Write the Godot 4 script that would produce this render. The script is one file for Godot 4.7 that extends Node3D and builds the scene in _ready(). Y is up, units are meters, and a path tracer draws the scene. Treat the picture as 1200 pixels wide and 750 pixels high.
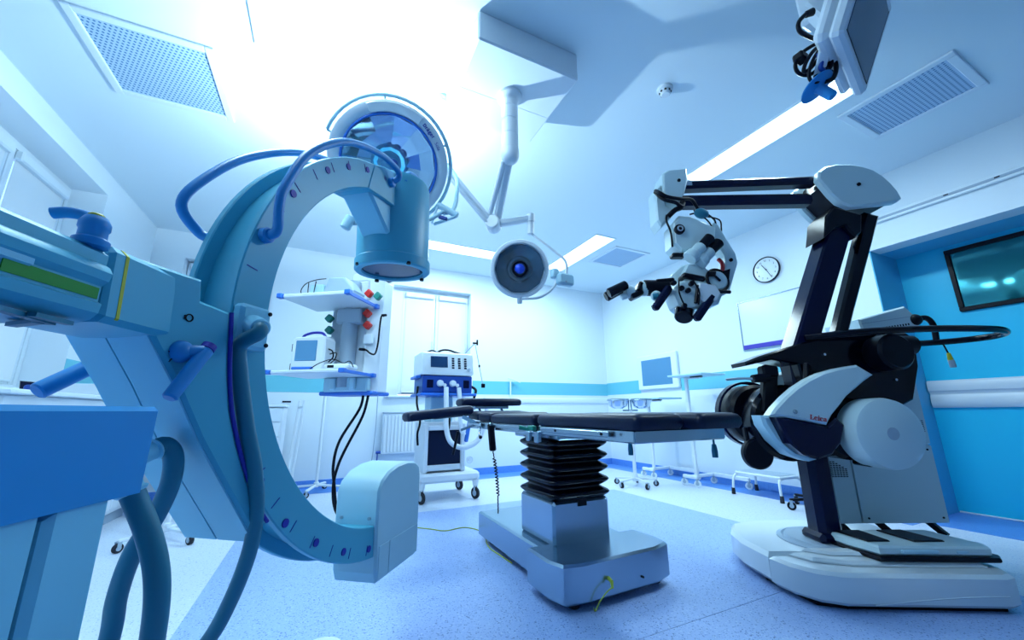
extends Node3D

const YAW := 25.7
const PITCH := 13.25
const ROLL := -0.5
const EYE := Vector3(0, 0.95, 0)
const FOCAL := 455.0            # pixels in a 1200 x 750 frame
const XL := -2.08
const XR := 4.9
const XA := 5.45                # back of the recess in the right wall
const ZB := -6.0
const ZF := 5.0
const HC := 3.25

# ------------------------------------------------------------------ mesh builder
class MB:
	var st := SurfaceTool.new()
	var x := Transform3D.IDENTITY
	var g := 1
	func _init(t := Transform3D.IDENTITY):
		st.begin(Mesh.PRIMITIVE_TRIANGLES)
		x = t
	func tri(a: Vector3, b: Vector3, c: Vector3, sg := -1):
		if (b - a).cross(c - a).length_squared() < 1e-16:
			return
		st.set_smooth_group(sg)
		st.add_vertex(x * a)
		st.add_vertex(x * c)
		st.add_vertex(x * b)
	func quad(a, b, c, d, sg := -1):
		tri(a, b, c, sg)
		tri(a, c, d, sg)
	func _inset(p: PackedVector2Array, d: float) -> PackedVector2Array:
		var out := PackedVector2Array()
		var n := p.size()
		for i in n:
			var e0 := (p[i] - p[(i + n - 1) % n]).normalized()
			var e1 := (p[(i + 1) % n] - p[i]).normalized()
			var n0 := Vector2(-e0.y, e0.x)
			var n1 := Vector2(-e1.y, e1.x)
			var m := n0 + n1
			var k: float = 1.0 / maxf(0.45, 1.0 + n0.dot(n1))
			out.append(p[i] + m * k * d)
		return out
	# polygon in the x-y plane, drawn out along z, with bevelled rims
	func prism(poly, z0: float, z1: float, bev := 0.0):
		var p := PackedVector2Array(poly)
		if z0 > z1:
			var t := z0; z0 = z1; z1 = t
		if Geometry2D.is_polygon_clockwise(p):
			p.reverse()
		var q := _inset(p, bev) if bev > 0.0 else p
		var idx := Geometry2D.triangulate_polygon(q)
		if idx.is_empty():
			q = p
			bev = 0.0
			idx = Geometry2D.triangulate_polygon(q)
		for i in range(0, idx.size(), 3):
			var a := q[idx[i]]
			var b := q[idx[i + 1]]
			var c := q[idx[i + 2]]
			if (b - a).cross(c - a) < 0:
				var t := b; b = c; c = t
			tri(Vector3(a.x, a.y, z1), Vector3(b.x, b.y, z1), Vector3(c.x, c.y, z1))
			tri(Vector3(a.x, a.y, z0), Vector3(c.x, c.y, z0), Vector3(b.x, b.y, z0))
		g += 3
		var n := p.size()
		for i in n:
			var j := (i + 1) % n
			var a := p[i]
			var b := p[j]
			quad(Vector3(a.x, a.y, z0 + bev), Vector3(b.x, b.y, z0 + bev), Vector3(b.x, b.y, z1 - bev), Vector3(a.x, a.y, z1 - bev), g)
			if bev > 0.0:
				var c := q[i]
				var d := q[j]
				quad(Vector3(a.x, a.y, z1 - bev), Vector3(b.x, b.y, z1 - bev), Vector3(d.x, d.y, z1), Vector3(c.x, c.y, z1), g + 1)
				quad(Vector3(c.x, c.y, z0), Vector3(d.x, d.y, z0), Vector3(b.x, b.y, z0 + bev), Vector3(a.x, a.y, z0 + bev), g + 2)
			var e0 := (b - a).normalized()
			var e1 := (p[(j + 1) % n] - b).normalized()
			if e0.dot(e1) < 0.84:
				g += 3
		g += 3
	func box(c: Vector3, s: Vector3, bev := 0.0):
		var h := s * 0.5
		var keep := x
		x = x * Transform3D(Basis.IDENTITY, c)
		bev = minf(bev, minf(h.x, minf(h.y, h.z)) * 0.9)
		if bev > 0.0:
			prism([Vector2(-h.x + bev, -h.y), Vector2(h.x - bev, -h.y), Vector2(h.x, -h.y + bev), Vector2(h.x, h.y - bev), Vector2(h.x - bev, h.y), Vector2(-h.x + bev, h.y), Vector2(-h.x, h.y - bev), Vector2(-h.x, -h.y + bev)], -h.z, h.z, bev)
		else:
			prism([Vector2(-h.x, -h.y), Vector2(h.x, -h.y), Vector2(h.x, h.y), Vector2(-h.x, h.y)], -h.z, h.z)
		x = keep
	func span(a: Vector3, b: Vector3, bev := 0.0):
		box((a + b) * 0.5, (b - a).abs(), bev)
	# a box of section w x h along a line
	func bar(a: Vector3, b: Vector3, w: float, h: float, bev := 0.0, up := Vector3.UP):
		var d := (b - a)
		var zz := d.normalized()
		if absf(zz.dot(up)) > 0.98:
			up = Vector3.RIGHT
		var xx := up.cross(zz).normalized()
		var yy := zz.cross(xx)
		var keep := x
		x = x * Transform3D(Basis(xx, yy, zz), (a + b) * 0.5)
		box(Vector3.ZERO, Vector3(w, h, d.length()), bev)
		x = keep
	static func frame(d: Vector3) -> Basis:
		var k := d.normalized()
		var r := Vector3.UP if absf(k.y) < 0.95 else Vector3.RIGHT
		var u := r.cross(k).normalized()
		return Basis(u, k.cross(u), k)
	# profile of Vector2(radius, height) turned round an axis
	func lathe(o: Vector3, axis: Vector3, prof, seg := 24, flat := false):
		var f := frame(axis)
		g += 1
		for i in prof.size() - 1:
			var a: Vector2 = prof[i]
			var b: Vector2 = prof[i + 1]
			for j in seg:
				var t0 := TAU * j / seg
				var t1 := TAU * ((j + 1) % seg) / seg
				var u0 := f.x * cos(t0) + f.y * sin(t0)
				var u1 := f.x * cos(t1) + f.y * sin(t1)
				quad(o + u0 * a.x + f.z * a.y, o + u1 * a.x + f.z * a.y, o + u1 * b.x + f.z * b.y, o + u0 * b.x + f.z * b.y, -1 if flat else g)
			if i + 2 < prof.size():
				var c: Vector2 = prof[i + 2]
				if (b - a).normalized().dot((c - b).normalized()) < 0.8:
					g += 1
		g += 1
	func cyl(a: Vector3, b: Vector3, r0: float, r1 := -1.0, seg := 20, bev := 0.0):
		if r1 < 0.0:
			r1 = r0
		var l := (b - a).length()
		bev = minf(bev, minf(l * 0.4, minf(r0, r1) * 0.8))
		if bev > 0.0:
			lathe(a, b - a, [Vector2(0, 0), Vector2(r0 - bev, 0), Vector2(r0, bev), Vector2(r1, l - bev), Vector2(r1 - bev, l), Vector2(0, l)], seg)
		else:
			lathe(a, b - a, [Vector2(0, 0), Vector2(r0, 0), Vector2(r1, l), Vector2(0, l)], seg)
	func ball(c: Vector3, r: float, axis := Vector3.UP, flat := 1.0, seg := 18):
		var p := []
		for i in 11:
			var t := -PI / 2 + PI * i / 10.0
			p.append(Vector2(maxf(0.0, r * cos(t)), r * flat * sin(t)))
		lathe(c, axis, p, seg)
	static func smooth(pts, n := 6) -> Array:
		var out := []
		var m: int = pts.size()
		for i in m - 1:
			var p0: Vector3 = pts[maxi(i - 1, 0)]
			var p1: Vector3 = pts[i]
			var p2: Vector3 = pts[i + 1]
			var p3: Vector3 = pts[mini(i + 2, m - 1)]
			for k in n:
				out.append(p1.cubic_interpolate(p2, p0, p3, float(k) / n))
		out.append(pts[m - 1])
		return out
	func tube(pts, r: float, seg := 10, curved := true, closed := false):
		var p: Array = MB.smooth(pts, 6) if curved and not closed else pts
		var n := p.size()
		var rings := []
		var u := Vector3.ZERO
		for i in n:
			var t: Vector3
			if closed:
				t = (p[(i + 1) % n] - p[(i + n - 1) % n]).normalized()
			else:
				t = (p[mini(i + 1, n - 1)] - p[maxi(i - 1, 0)]).normalized()
			if u == Vector3.ZERO:
				u = MB.frame(t).x
			u = (u - t * u.dot(t)).normalized()
			var v := t.cross(u)
			var ring := PackedVector3Array()
			for j in seg:
				var a := TAU * j / seg
				ring.append(p[i] + (u * cos(a) + v * sin(a)) * r)
			rings.append(ring)
		if closed:
			rings.append(rings[0])
		loft(rings, not closed, true)
	# skins a row of closed rings (each counter-clockwise seen against the direction of travel)
	func loft(rings: Array, caps := true, soft := true):
		g += 1
		for i in rings.size() - 1:
			var a: PackedVector3Array = rings[i]
			var b: PackedVector3Array = rings[i + 1]
			for j in a.size():
				var k := (j + 1) % a.size()
				quad(a[j], a[k], b[k], b[j], g if soft else -1)
		if caps:
			for e in 2:
				var r: PackedVector3Array = rings[0] if e == 0 else rings[rings.size() - 1]
				var c := Vector3.ZERO
				for v in r:
					c += v
				c /= r.size()
				for j in r.size():
					var k := (j + 1) % r.size()
					if e == 0:
						tri(c, r[k], r[j])
					else:
						tri(c, r[j], r[k])
		g += 1
	func torus(c: Vector3, axis: Vector3, R: float, r: float, seg := 40, rs := 10):
		var f := MB.frame(axis)
		var pts := []
		for i in seg:
			var a := TAU * i / seg
			pts.append(c + (f.x * cos(a) + f.y * sin(a)) * R)
		tube(pts, r, rs, false, true)
	func mesh() -> ArrayMesh:
		st.generate_normals()
		return st.commit()

# ------------------------------------------------------------------ naming and parts
var taken := {}
func numbered(called: String) -> String:
	var n: int = taken.get(called, 0)
	taken[called] = n + 1
	return called if n == 0 else "%s_%03d" % [called, n]

func part(parent: Node, called: String, b: MB, m: Material, label := "") -> MeshInstance3D:
	var o := MeshInstance3D.new()
	o.name = called if parent != self else numbered(called)
	o.mesh = b.mesh()
	o.material_override = m
	o.cast_shadow = GeometryInstance3D.SHADOW_CASTING_SETTING_ON
	parent.add_child(o, true)
	if label != "":
		o.set_meta("label", label)
	return o

func thing(called: String, label: String, category: String, at := Vector3.ZERO, turn := 0.0, group := "") -> Node3D:
	var o := Node3D.new()
	o.name = numbered(called)
	add_child(o, true)
	o.position = at
	o.rotation.y = turn
	o.set_meta("label", label)
	o.set_meta("category", category)
	if group != "":
		o.set_meta("group", group)
	return o

func tag(o: Node, label: String, category: String, group := ""):
	o.set_meta("label", label)
	o.set_meta("category", category)
	if group != "":
		o.set_meta("group", group)

func setting(called: String, b: MB, m: Material, label: String, category: String) -> MeshInstance3D:
	var o := part(self, called, b, m)
	o.set_meta("kind", "structure")
	tag(o, label, category)
	return o

func setting_node(called: String, label: String, category: String) -> Node3D:
	var o := thing(called, label, category)
	o.set_meta("kind", "structure")
	return o

func lettering(parent: Node, called: String, text: String, height: float, at: Transform3D, m: Material, font := "Droid Sans", italic := false, bold := false):
	var t := TextMesh.new()
	var f := SystemFont.new()
	f.font_names = PackedStringArray([font])
	f.font_italic = italic
	if bold:
		f.font_weight = 700
	t.font = f
	t.text = text
	t.font_size = 32
	t.pixel_size = height / 23.0
	t.depth = 0.0015
	t.curve_step = 2.0
	var o := MeshInstance3D.new()
	o.name = called
	o.mesh = t
	o.material_override = m
	parent.add_child(o, true)
	o.transform = at

# ------------------------------------------------------------------ materials
var M := {}
func mat(c: Color, rough := 0.5, metal := 0.0) -> StandardMaterial3D:
	var m := StandardMaterial3D.new()
	m.albedo_color = c
	m.roughness = rough
	m.metallic = metal
	return m

func speckle(base: Color, specks: Array, n: int, seed_: int) -> ImageTexture:
	var im := Image.create(768, 768, false, Image.FORMAT_RGB8)
	im.fill(base)
	var r := RandomNumberGenerator.new()
	r.seed = seed_
	for i in n:
		var c: Color = specks[r.randi() % specks.size()]
		var px := r.randi_range(0, 767)
		var py := r.randi_range(0, 767)
		var w := r.randi_range(1, 4)
		var h := r.randi_range(1, 4)
		im.fill_rect(Rect2i(px, py, w, h), base.lerp(c, r.randf_range(0.4, 1.0)))
	return ImageTexture.create_from_image(im)

func tex_mat(t: Texture2D, scale: float, rough := 0.5, metal := 0.0) -> StandardMaterial3D:
	var m := mat(Color.WHITE, rough, metal)
	m.albedo_texture = t
	m.uv1_triplanar = true
	m.uv1_world_triplanar = true
	m.uv1_scale = Vector3.ONE * scale
	return m

func grille_tex(base: Color, hole: Color) -> ImageTexture:
	var im := Image.create(128, 128, false, Image.FORMAT_RGB8)
	im.fill(base)
	for i in 8:
		for j in 8:
			var ox := 8 if j % 2 == 1 else 0
			for dx in range(-4, 5):
				for dy in range(-4, 5):
					if dx * dx + dy * dy <= 17:
						im.set_pixel((i * 16 + 8 + ox + dx + 128) % 128, (j * 16 + 8 + dy) % 128, hole)
	return ImageTexture.create_from_image(im)

func noise_normal(freq: float, strength: float, seed_: int) -> NoiseTexture2D:
	var n := FastNoiseLite.new()
	n.seed = seed_
	n.frequency = freq
	var t := NoiseTexture2D.new()
	t.width = 256
	t.height = 256
	t.seamless = true
	t.as_normal_map = true
	t.bump_strength = strength
	t.noise = n
	return t

func make_materials():
	M.wall = mat(Color(0.86, 0.91, 0.95), 0.6)
	M.ceiling = mat(Color(0.85, 0.91, 0.95), 0.7)
	M.stripe = mat(Color(0.40, 0.74, 0.82), 0.5)
	M.teal_wall = mat(Color(0.02, 0.77, 0.93), 0.45)
	M.reveal = mat(Color(0.32, 0.72, 0.88), 0.5)
	M.trim = mat(Color(0.85, 0.90, 0.94), 0.4)
	M.blind = mat(Color(0.90, 0.93, 0.95), 0.8)
	M.blind.backlight_enabled = true
	M.blind.backlight = Color(0.6, 0.6, 0.6)
	M.floor_pale = tex_mat(speckle(Color(0.80, 0.85, 0.92), [Color(0.62, 0.70, 0.86), Color(0.88, 0.92, 0.97), Color(0.5, 0.6, 0.8)], 9000, 3), 0.8, 0.38)
	M.floor_blue = tex_mat(speckle(Color(0.60, 0.71, 0.91), [Color(0.34, 0.46, 0.74), Color(0.74, 0.83, 0.95), Color(0.20, 0.30, 0.58), Color(0.46, 0.58, 0.83)], 15000, 4), 0.8, 0.36)
	M.floor_band = tex_mat(speckle(Color(0.34, 0.56, 0.86), [Color(0.25, 0.42, 0.75), Color(0.45, 0.66, 0.92)], 9000, 5), 0.8, 0.4)
	M.grille = tex_mat(grille_tex(Color(0.66, 0.77, 0.88), Color(0.22, 0.42, 0.62)), 5.0, 0.5)
	M.grille_frame = mat(Color(0.84, 0.89, 0.94), 0.5)
	M.white = mat(Color(0.84, 0.88, 0.92), 0.35)
	M.white_gloss = mat(Color(0.86, 0.90, 0.93), 0.15)
	M.white_gloss.clearcoat_enabled = true
	M.white_gloss.clearcoat = 0.5
	M.grey = mat(Color(0.60, 0.68, 0.76), 0.45)
	M.carm = mat(Color(0.27, 0.66, 0.78), 0.40)  # off-white body with its shade and the colour grade put into this teal
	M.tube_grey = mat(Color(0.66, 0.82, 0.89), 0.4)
	M.scope = mat(Color(0.76, 0.85, 0.88), 0.32)
	M.carm_light = mat(Color(0.50, 0.79, 0.90), 0.45)
	M.carm_blue = mat(Color(0.0, 0.56, 0.83), 0.5)
	M.handle_blue = mat(Color(0.05, 0.52, 0.80), 0.4)
	M.hose = mat(Color(0.07, 0.45, 0.56), 0.5)
	M.ink_blue = mat(Color(0.08, 0.12, 0.62), 0.5)
	M.green_tape = mat(Color(0.05, 0.55, 0.15), 0.55)
	M.yellow = mat(Color(0.72, 0.70, 0.12), 0.5)
	M.black = mat(Color(0.012, 0.03, 0.09), 0.38)
	M.black.metallic_specular = 0.3
	M.black_gloss = mat(Color(0.01, 0.025, 0.09), 0.14)
	M.black_gloss.metallic_specular = 0.35
	M.navy = mat(Color(0.012, 0.04, 0.18), 0.2)
	M.navy.metallic_specular = 0.35
	M.rubber = mat(Color(0.05, 0.07, 0.13), 0.7)
	M.leather = mat(Color(0.02, 0.08, 0.20), 0.36)
	M.leather.metallic_specular = 0.35
	M.leather.normal_enabled = true
	M.leather.normal_texture = noise_normal(0.05, 3.0, 8)
	M.leather.normal_scale = 0.25
	M.leather.uv1_triplanar = true
	M.leather.uv1_scale = Vector3.ONE * 6.0
	M.steel = mat(Color(0.62, 0.70, 0.76), 0.26, 1.0)
	M.chrome = mat(Color(0.80, 0.85, 0.90), 0.12, 1.0)
	M.screen = mat(Color(0.30, 0.52, 0.68), 0.2)
	M.screen_dark = mat(Color(0.05, 0.20, 0.36), 0.15)
	M.blue_unit = mat(Color(0.05, 0.25, 0.60), 0.35)
	M.blue_light = mat(Color(0.15, 0.42, 0.80), 0.4)
	M.red = mat(Color(0.80, 0.12, 0.10), 0.45)
	M.ruby = mat(Color(0.70, 0.03, 0.12), 0.5)
	M.green = mat(Color(0.05, 0.50, 0.45), 0.45)
	M.diffuser = mat(Color(0.95, 0.97, 1.0), 0.4)
	M.diffuser.emission_enabled = true
	M.diffuser.emission = Color(0.80, 0.92, 1.0)
	M.diffuser.emission_energy_multiplier = 3.0
	M.glass = mat(Color(0.75, 0.88, 0.95, 0.05), 0.02)
	M.glass.transparency = BaseMaterial3D.TRANSPARENCY_ALPHA
	M.dark_glass = mat(Color(0.10, 0.44, 0.48), 0.05, 0.6)
	M.board = mat(Color(0.86, 0.90, 0.95), 0.2)
	M.purple = mat(Color(0.22, 0.18, 0.66), 0.4)
	M.cable_yellow = mat(Color(0.66, 0.72, 0.25), 0.5)

# ------------------------------------------------------------------ camera and light
const TINT := Color(0.845, 0.965, 1.0)
const PANEL_ENERGY := 5.5
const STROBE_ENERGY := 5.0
func camera_and_light():
	var cam := Camera3D.new()
	cam.name = "camera"
	cam.fov = rad_to_deg(2.0 * atan(375.0 / FOCAL))
	cam.near = 0.02
	add_child(cam)
	cam.position = EYE
	cam.rotation_order = EULER_ORDER_YXZ
	cam.rotation_degrees = Vector3(PITCH, -YAW, ROLL)
	cam.current = true
	var w := WorldEnvironment.new()
	w.name = "surroundings"
	var e := Environment.new()
	e.background_mode = Environment.BG_SKY
	var sky := Sky.new()
	var sm := ProceduralSkyMaterial.new()
	sm.sky_top_color = Color(0.45, 0.65, 0.95)
	sm.sky_horizon_color = Color(0.80, 0.90, 1.0)
	sm.ground_horizon_color = Color(0.70, 0.80, 0.9)
	sm.ground_bottom_color = Color(0.5, 0.6, 0.7)
	sky.sky_material = sm
	e.sky = sky
	e.background_energy_multiplier = 3.5
	e.tonemap_mode = Environment.TONE_MAPPER_LINEAR
	e.tonemap_exposure = 0.95
	e.sdfgi_enabled = true
	e.ssao_enabled = true
	e.ssil_enabled = true
	w.environment = e
	add_child(w)
	# recessed ceiling luminaires
	panel(-0.58, -0.245, -2.5, -1.15, "recessed ceiling light panel near the large square grille")
	panel(3.10, 3.37, -2.40, -1.05, "recessed ceiling light strip above the microscope arm")
	panel(3.11, 3.42, -5.20, -3.83, "recessed ceiling light strip behind the small round lamp")
	panel(0.85, 2.22, -5.20, -4.92, "recessed ceiling light strip crossing before the curtained window")

func panel(x0, x1, z0, z1, label):
	var t := thing("ceiling_light", label, "light", Vector3((x0 + x1) / 2, HC, (z0 + z1) / 2), 0, "recessed ceiling lights")
	var w: float = x1 - x0
	var d: float = z1 - z0
	var b := MB.new()
	for s in [-1, 1]:
		b.box(Vector3(s * (w / 2 + 0.006), -0.006, 0), Vector3(0.012, 0.014, d + 0.024))
		b.box(Vector3(0, -0.006, s * (d / 2 + 0.006)), Vector3(w, 0.014, 0.012))
	part(t, "frame", b, M.trim)
	b = MB.new()
	b.box(Vector3(0, -0.004, 0), Vector3(w, 0.008, d))
	part(t, "diffuser", b, M.diffuser, "glowing diffuser sheet")
	var l := AreaLight3D.new()
	l.name = "panel_light"
	l.area_size = Vector2(w, d)
	l.light_energy = PANEL_ENERGY
	l.light_color = TINT
	l.shadow_enabled = true
	l.area_range = 12.0
	l.area_attenuation = 2.0
	l.position = Vector3(0, -0.02, 0)
	l.rotation_degrees = Vector3(-90, 0, 0)
	t.add_child(l, true)

# ------------------------------------------------------------------ room
func wall_box(b: MB, x0, x1, y0, y1, z0, z1):
	b.span(Vector3(x0, y0, z0), Vector3(x1, y1, z1))

func room():
	var b := MB.new()
	wall_box(b, XL - 0.5, XA + 0.3, -0.12, 0.0, ZB - 0.5, ZF + 0.3)
	var fl := setting("floor", b, M.floor_pale, "pale speckled vinyl floor of the operating room", "floor")
	for s in [[-4.1, -1.502], [-1.498, 0.6], [0.604, 4.6]]:
		b = MB.new()
		wall_box(b, -0.5, 3.35, 0.0, 0.002, s[0], s[1])
		part(fl, "blue_vinyl_sheet", b, M.floor_blue, "blue speckled vinyl sheet in the middle of the floor")
	for s in [[XL, XR, ZB, ZB + 0.40], [XR - 0.38, XR, ZB + 0.40, -1.75], [XR - 0.2, XA, -1.75, 1.2], [XL, XL + 0.38, ZB + 0.40, 1.5]]:
		b = MB.new()
		wall_box(b, s[0], s[1], 0.0, 0.0025, s[2], s[3])
		part(fl, "blue_border_strip", b, M.floor_band, "deeper blue vinyl strip along the wall")
	b = MB.new()
	wall_box(b, XL - 0.5, XA + 0.3, HC, HC + 0.2, ZB - 0.5, ZF + 0.3)
	setting("ceiling", b, M.ceiling, "plain white ceiling with recessed lights and grilles", "ceiling")
	# back wall with two window openings
	b = MB.new()
	var zb0 := ZB - 0.35
	wall_box(b, XL - 0.4, -1.75, 0, HC, zb0, ZB)
	wall_box(b, -0.75, 0.85, 0, HC, zb0, ZB)
	wall_box(b, 2.12, XR + 0.2, 0, HC, zb0, ZB)
	for o in [[-1.75, -0.75], [0.85, 2.12]]:
		wall_box(b, o[0], o[1], 0, 1.2, zb0, ZB)
		wall_box(b, o[0], o[1], 2.9, HC, zb0, ZB)
	setting("wall_back", b, M.wall, "white far wall with two covered windows and a teal band", "wall")
	# left wall with one long window opening
	b = MB.new()
	wall_box(b, XL - 0.4, XL, 0, HC, ZB, -4.80)
	wall_box(b, XL - 0.4, XL, 0, HC, -1.0, ZF + 0.2)
	wall_box(b, XL - 0.4, XL, 0, 1.15, -4.80, -1.0)
	wall_box(b, XL - 0.4, XL, 3.05, HC, -4.80, -1.0)
	setting("wall_left", b, M.wall, "white wall with a deep window recess beside the arc-shaped machine", "wall")
	# right wall with the recess for the teal wall
	b = MB.new()
	wall_box(b, XR, XR + 0.2, 0, HC, ZB - 0.35, -1.76)
	wall_box(b, XR, XR + 0.2, 2.51, HC, -1.76, 1.2)
	wall_box(b, XR, XR + 0.2, 0, HC, 1.2, ZF + 0.2)
	setting("wall_right", b, M.wall, "white wall that carries the clock and the whiteboard", "wall")
	b = MB.new()
	wall_box(b, XA, XA + 0.2, 0, 2.7, -1.95, 1.4)
	setting("wall_recess", b, M.teal_wall, "bright teal wall at the back of the recess beside the microscope", "wall")
	b = MB.new()
	wall_box(b, XR + 0.001, XA, 0, 2.51, -1.95, -1.75)
	wall_box(b, XR + 0.001, XA, 0, 2.51, 1.2, 1.4)
	wall_box(b, XR + 0.2, XA, 2.51, 2.7, -1.95, 1.4)
	setting("trim_1", b, M.reveal, "blue lining of the wall recess beside the microscope", "trim")
	b = MB.new()
	wall_box(b, XL - 0.4, XA + 0.2, 0, HC, ZF, ZF + 0.2)
	setting("wall_front", b, M.wall, "white wall behind the viewer", "wall")
	# teal bands
	b = MB.new()
	wall_box(b, XL, -1.80, 1.225, 1.44, ZB, ZB + 0.003)
	wall_box(b, -0.70, 0.80, 1.225, 1.44, ZB, ZB + 0.003)
	wall_box(b, 2.17, XR, 1.225, 1.44, ZB, ZB + 0.003)
	setting("trim_2", b, M.stripe, "teal band painted along the far wall", "trim")
	b = MB.new()
	wall_box(b, XR - 0.003, XR, 1.235, 1.455, ZB, -5.12)
	wall_box(b, XR - 0.003, XR, 1.235, 1.455, -4.27, -1.80)
	setting("trim_3", b, M.stripe, "teal band painted below clock and whiteboard", "trim")
	b = MB.new()
	wall_box(b, XL, XL + 0.003, 1.225, 1.44, ZB, -4.80)
	setting("trim_4", b, M.stripe, "teal band painted beside the deep window recess", "trim")
	# coved skirting in the blue of the border
	for q in [["baseboard_back", [[XL, XR, ZB, ZB + 0.02]]], ["baseboard_right", [[XR - 0.02, XR, ZB + 0.02, -1.76]]], ["baseboard_left", [[XL, XL + 0.02, ZB + 0.02, ZF]]]]:
		b = MB.new()
		for s in q[1]:
			wall_box(b, s[0], s[1], 0, 0.10, s[2], s[3])
		setting(q[0], b, M.floor_band, "blue coved vinyl skirting, %s" % {"baseboard_back": "under the far wall", "baseboard_right": "under clock and whiteboard", "baseboard_left": "under the deep window recess"}[q[0]], "baseboard")
	b = MB.new()
	b.cyl(Vector3(XA - 0.008, 0.008, -1.74), Vector3(XA - 0.008, 0.008, 1.19), 0.008, -1, 8)
	setting("trim_5", b, M.trim, "thin pale sealing bead along the foot of the teal wall", "trim")
	# guard rail on far wall
	b = MB.new()
	b.prism([Vector2(0, 1.075), Vector2(0.018, 1.085), Vector2(0.028, 1.12), Vector2(0.018, 1.165), Vector2(0, 1.175)], 0, 1)
	var gr := MB.new(Transform3D(Basis(Vector3(0, 0, 1), Vector3.UP, Vector3(-1, 0, 0)), Vector3(XR, 0, ZB)))
	gr.prism([Vector2(0, 1.075), Vector2(0.018, 1.085), Vector2(0.028, 1.12), Vector2(0.018, 1.165), Vector2(0, 1.175)], 0.001, XR - 2.17)
	setting("trim_6", gr, M.trim, "white guard rail along the far wall beside the window", "trim")
	windows()

func sash(t: Node3D, xf: Transform3D, w: float, h: float):
	# local: x across, y up, z towards the room; origin at the lower left corner
	var b := MB.new(xf)
	b.span(Vector3(0, 0, -0.05), Vector3(0.055, h, 0.015), 0.006)
	b.span(Vector3(w - 0.055, 0, -0.05), Vector3(w, h, 0.015), 0.006)
	b.span(Vector3(0.055, 0, -0.05), Vector3(w - 0.055, 0.055, 0.015), 0.006)
	b.span(Vector3(0.055, h - 0.055, -0.05), Vector3(w - 0.055, h, 0.015), 0.006)
	var f := part(t, "sash", b, M.trim)
	b = MB.new(xf)
	b.span(Vector3(0.05, 0.05, -0.03), Vector3(w - 0.05, h - 0.05, -0.024))
	part(f, "pane", b, M.glass)
	b = MB.new(xf)
	b.span(Vector3(0.035, h - 0.095, 0.016), Vector3(w - 0.035, h - 0.01, 0.07), 0.012)
	part(t, "blind_cassette", b, M.trim)
	b = MB.new(xf)
	b.span(Vector3(0.05, 0.03, 0.022), Vector3(w - 0.05, h - 0.07, 0.025))
	var bl := part(t, "roller_blind", b, M.blind, "drawn white roller blind")
	b = MB.new(xf)
	b.span(Vector3(0.05, 0.02, 0.018), Vector3(w - 0.05, 0.04, 0.03), 0.004)
	part(bl, "bottom_rail", b, M.trim)
	b = MB.new(xf)
	b.span(Vector3(w - 0.035, h * 0.45, 0.012), Vector3(w - 0.02, h * 0.45 + 0.11, 0.045), 0.004)
	part(f, "window_handle", b, M.trim)

func windows():
	var t := setting_node("window_1", "tall two-leaf window with drawn blinds behind the ventilator", "window")
	var b := MB.new()
	wall_box(b, 0.851, 1.02, 1.2, 2.839, ZB - 0.2, ZB - 0.14)
	wall_box(b, 0.851, 2.119, 2.84, 2.899, ZB - 0.2, ZB - 0.14)
	part(t, "window_frame", b, M.trim)
	sash(t, Transform3D(Basis.IDENTITY, Vector3(1.02, 1.22, ZB - 0.16)), 0.53, 1.63)
	sash(t, Transform3D(Basis.IDENTITY, Vector3(1.56, 1.22, ZB - 0.16)), 0.555, 1.63)
	b = MB.new()
	b.span(Vector3(0.80, 1.165, ZB - 0.21), Vector3(2.17, 1.2, ZB + 0.05), 0.008)
	part(t, "window_sill", b, M.trim)
	t = setting_node("window_2", "covered window on the far wall behind the arc-shaped machine", "window")
	sash(t, Transform3D(Basis.IDENTITY, Vector3(-1.745, 1.22, ZB - 0.16)), 0.49, 1.67)
	sash(t, Transform3D(Basis.IDENTITY, Vector3(-1.25, 1.22, ZB - 0.16)), 0.495, 1.67)
	b = MB.new()
	b.span(Vector3(-1.80, 1.165, ZB - 0.21), Vector3(-0.70, 1.2, ZB + 0.05), 0.008)
	part(t, "window_sill", b, M.trim)
	t = setting_node("window_3", "long window with drawn blinds in the deep recess", "window")
	var turn := Basis(Vector3(0, 0, -1), Vector3.UP, Vector3(1, 0, 0))
	b = MB.new()
	wall_box(b, XL - 0.34, XL - 0.26, 2.99, 3.049, -4.799, -1.001)
	wall_box(b, XL - 0.34, XL - 0.26, 1.151, 1.2, -4.799, -1.001)
	wall_box(b, XL - 0.34, XL - 0.26, 1.2, 2.99, -4.799, -4.752)
	wall_box(b, XL - 0.34, XL - 0.26, 1.2, 2.99, -1.088, -1.001)
	part(t, "window_frame", b, M.trim)
	for i in 5:
		sash(t, Transform3D(turn, Vector3(XL - 0.28, 1.2, -4.03 + i * 0.735)), 0.72, 1.79)
	b = MB.new()
	b.span(Vector3(XL - 0.35, 1.115, -4.85), Vector3(XL + 0.06, 1.15, -0.95), 0.008)
	part(t, "window_sill", b, M.trim)

# ------------------------------------------------------------------ the mobile C-arm
func arc_pts(r: float, a0: float, a1: float, n: int) -> Array:
	var out := []
	for i in n + 1:
		var t := deg_to_rad(lerpf(a0, a1, float(i) / n))
		out.append(Vector2(cos(t) * r, sin(t) * r))
	return out

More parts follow.
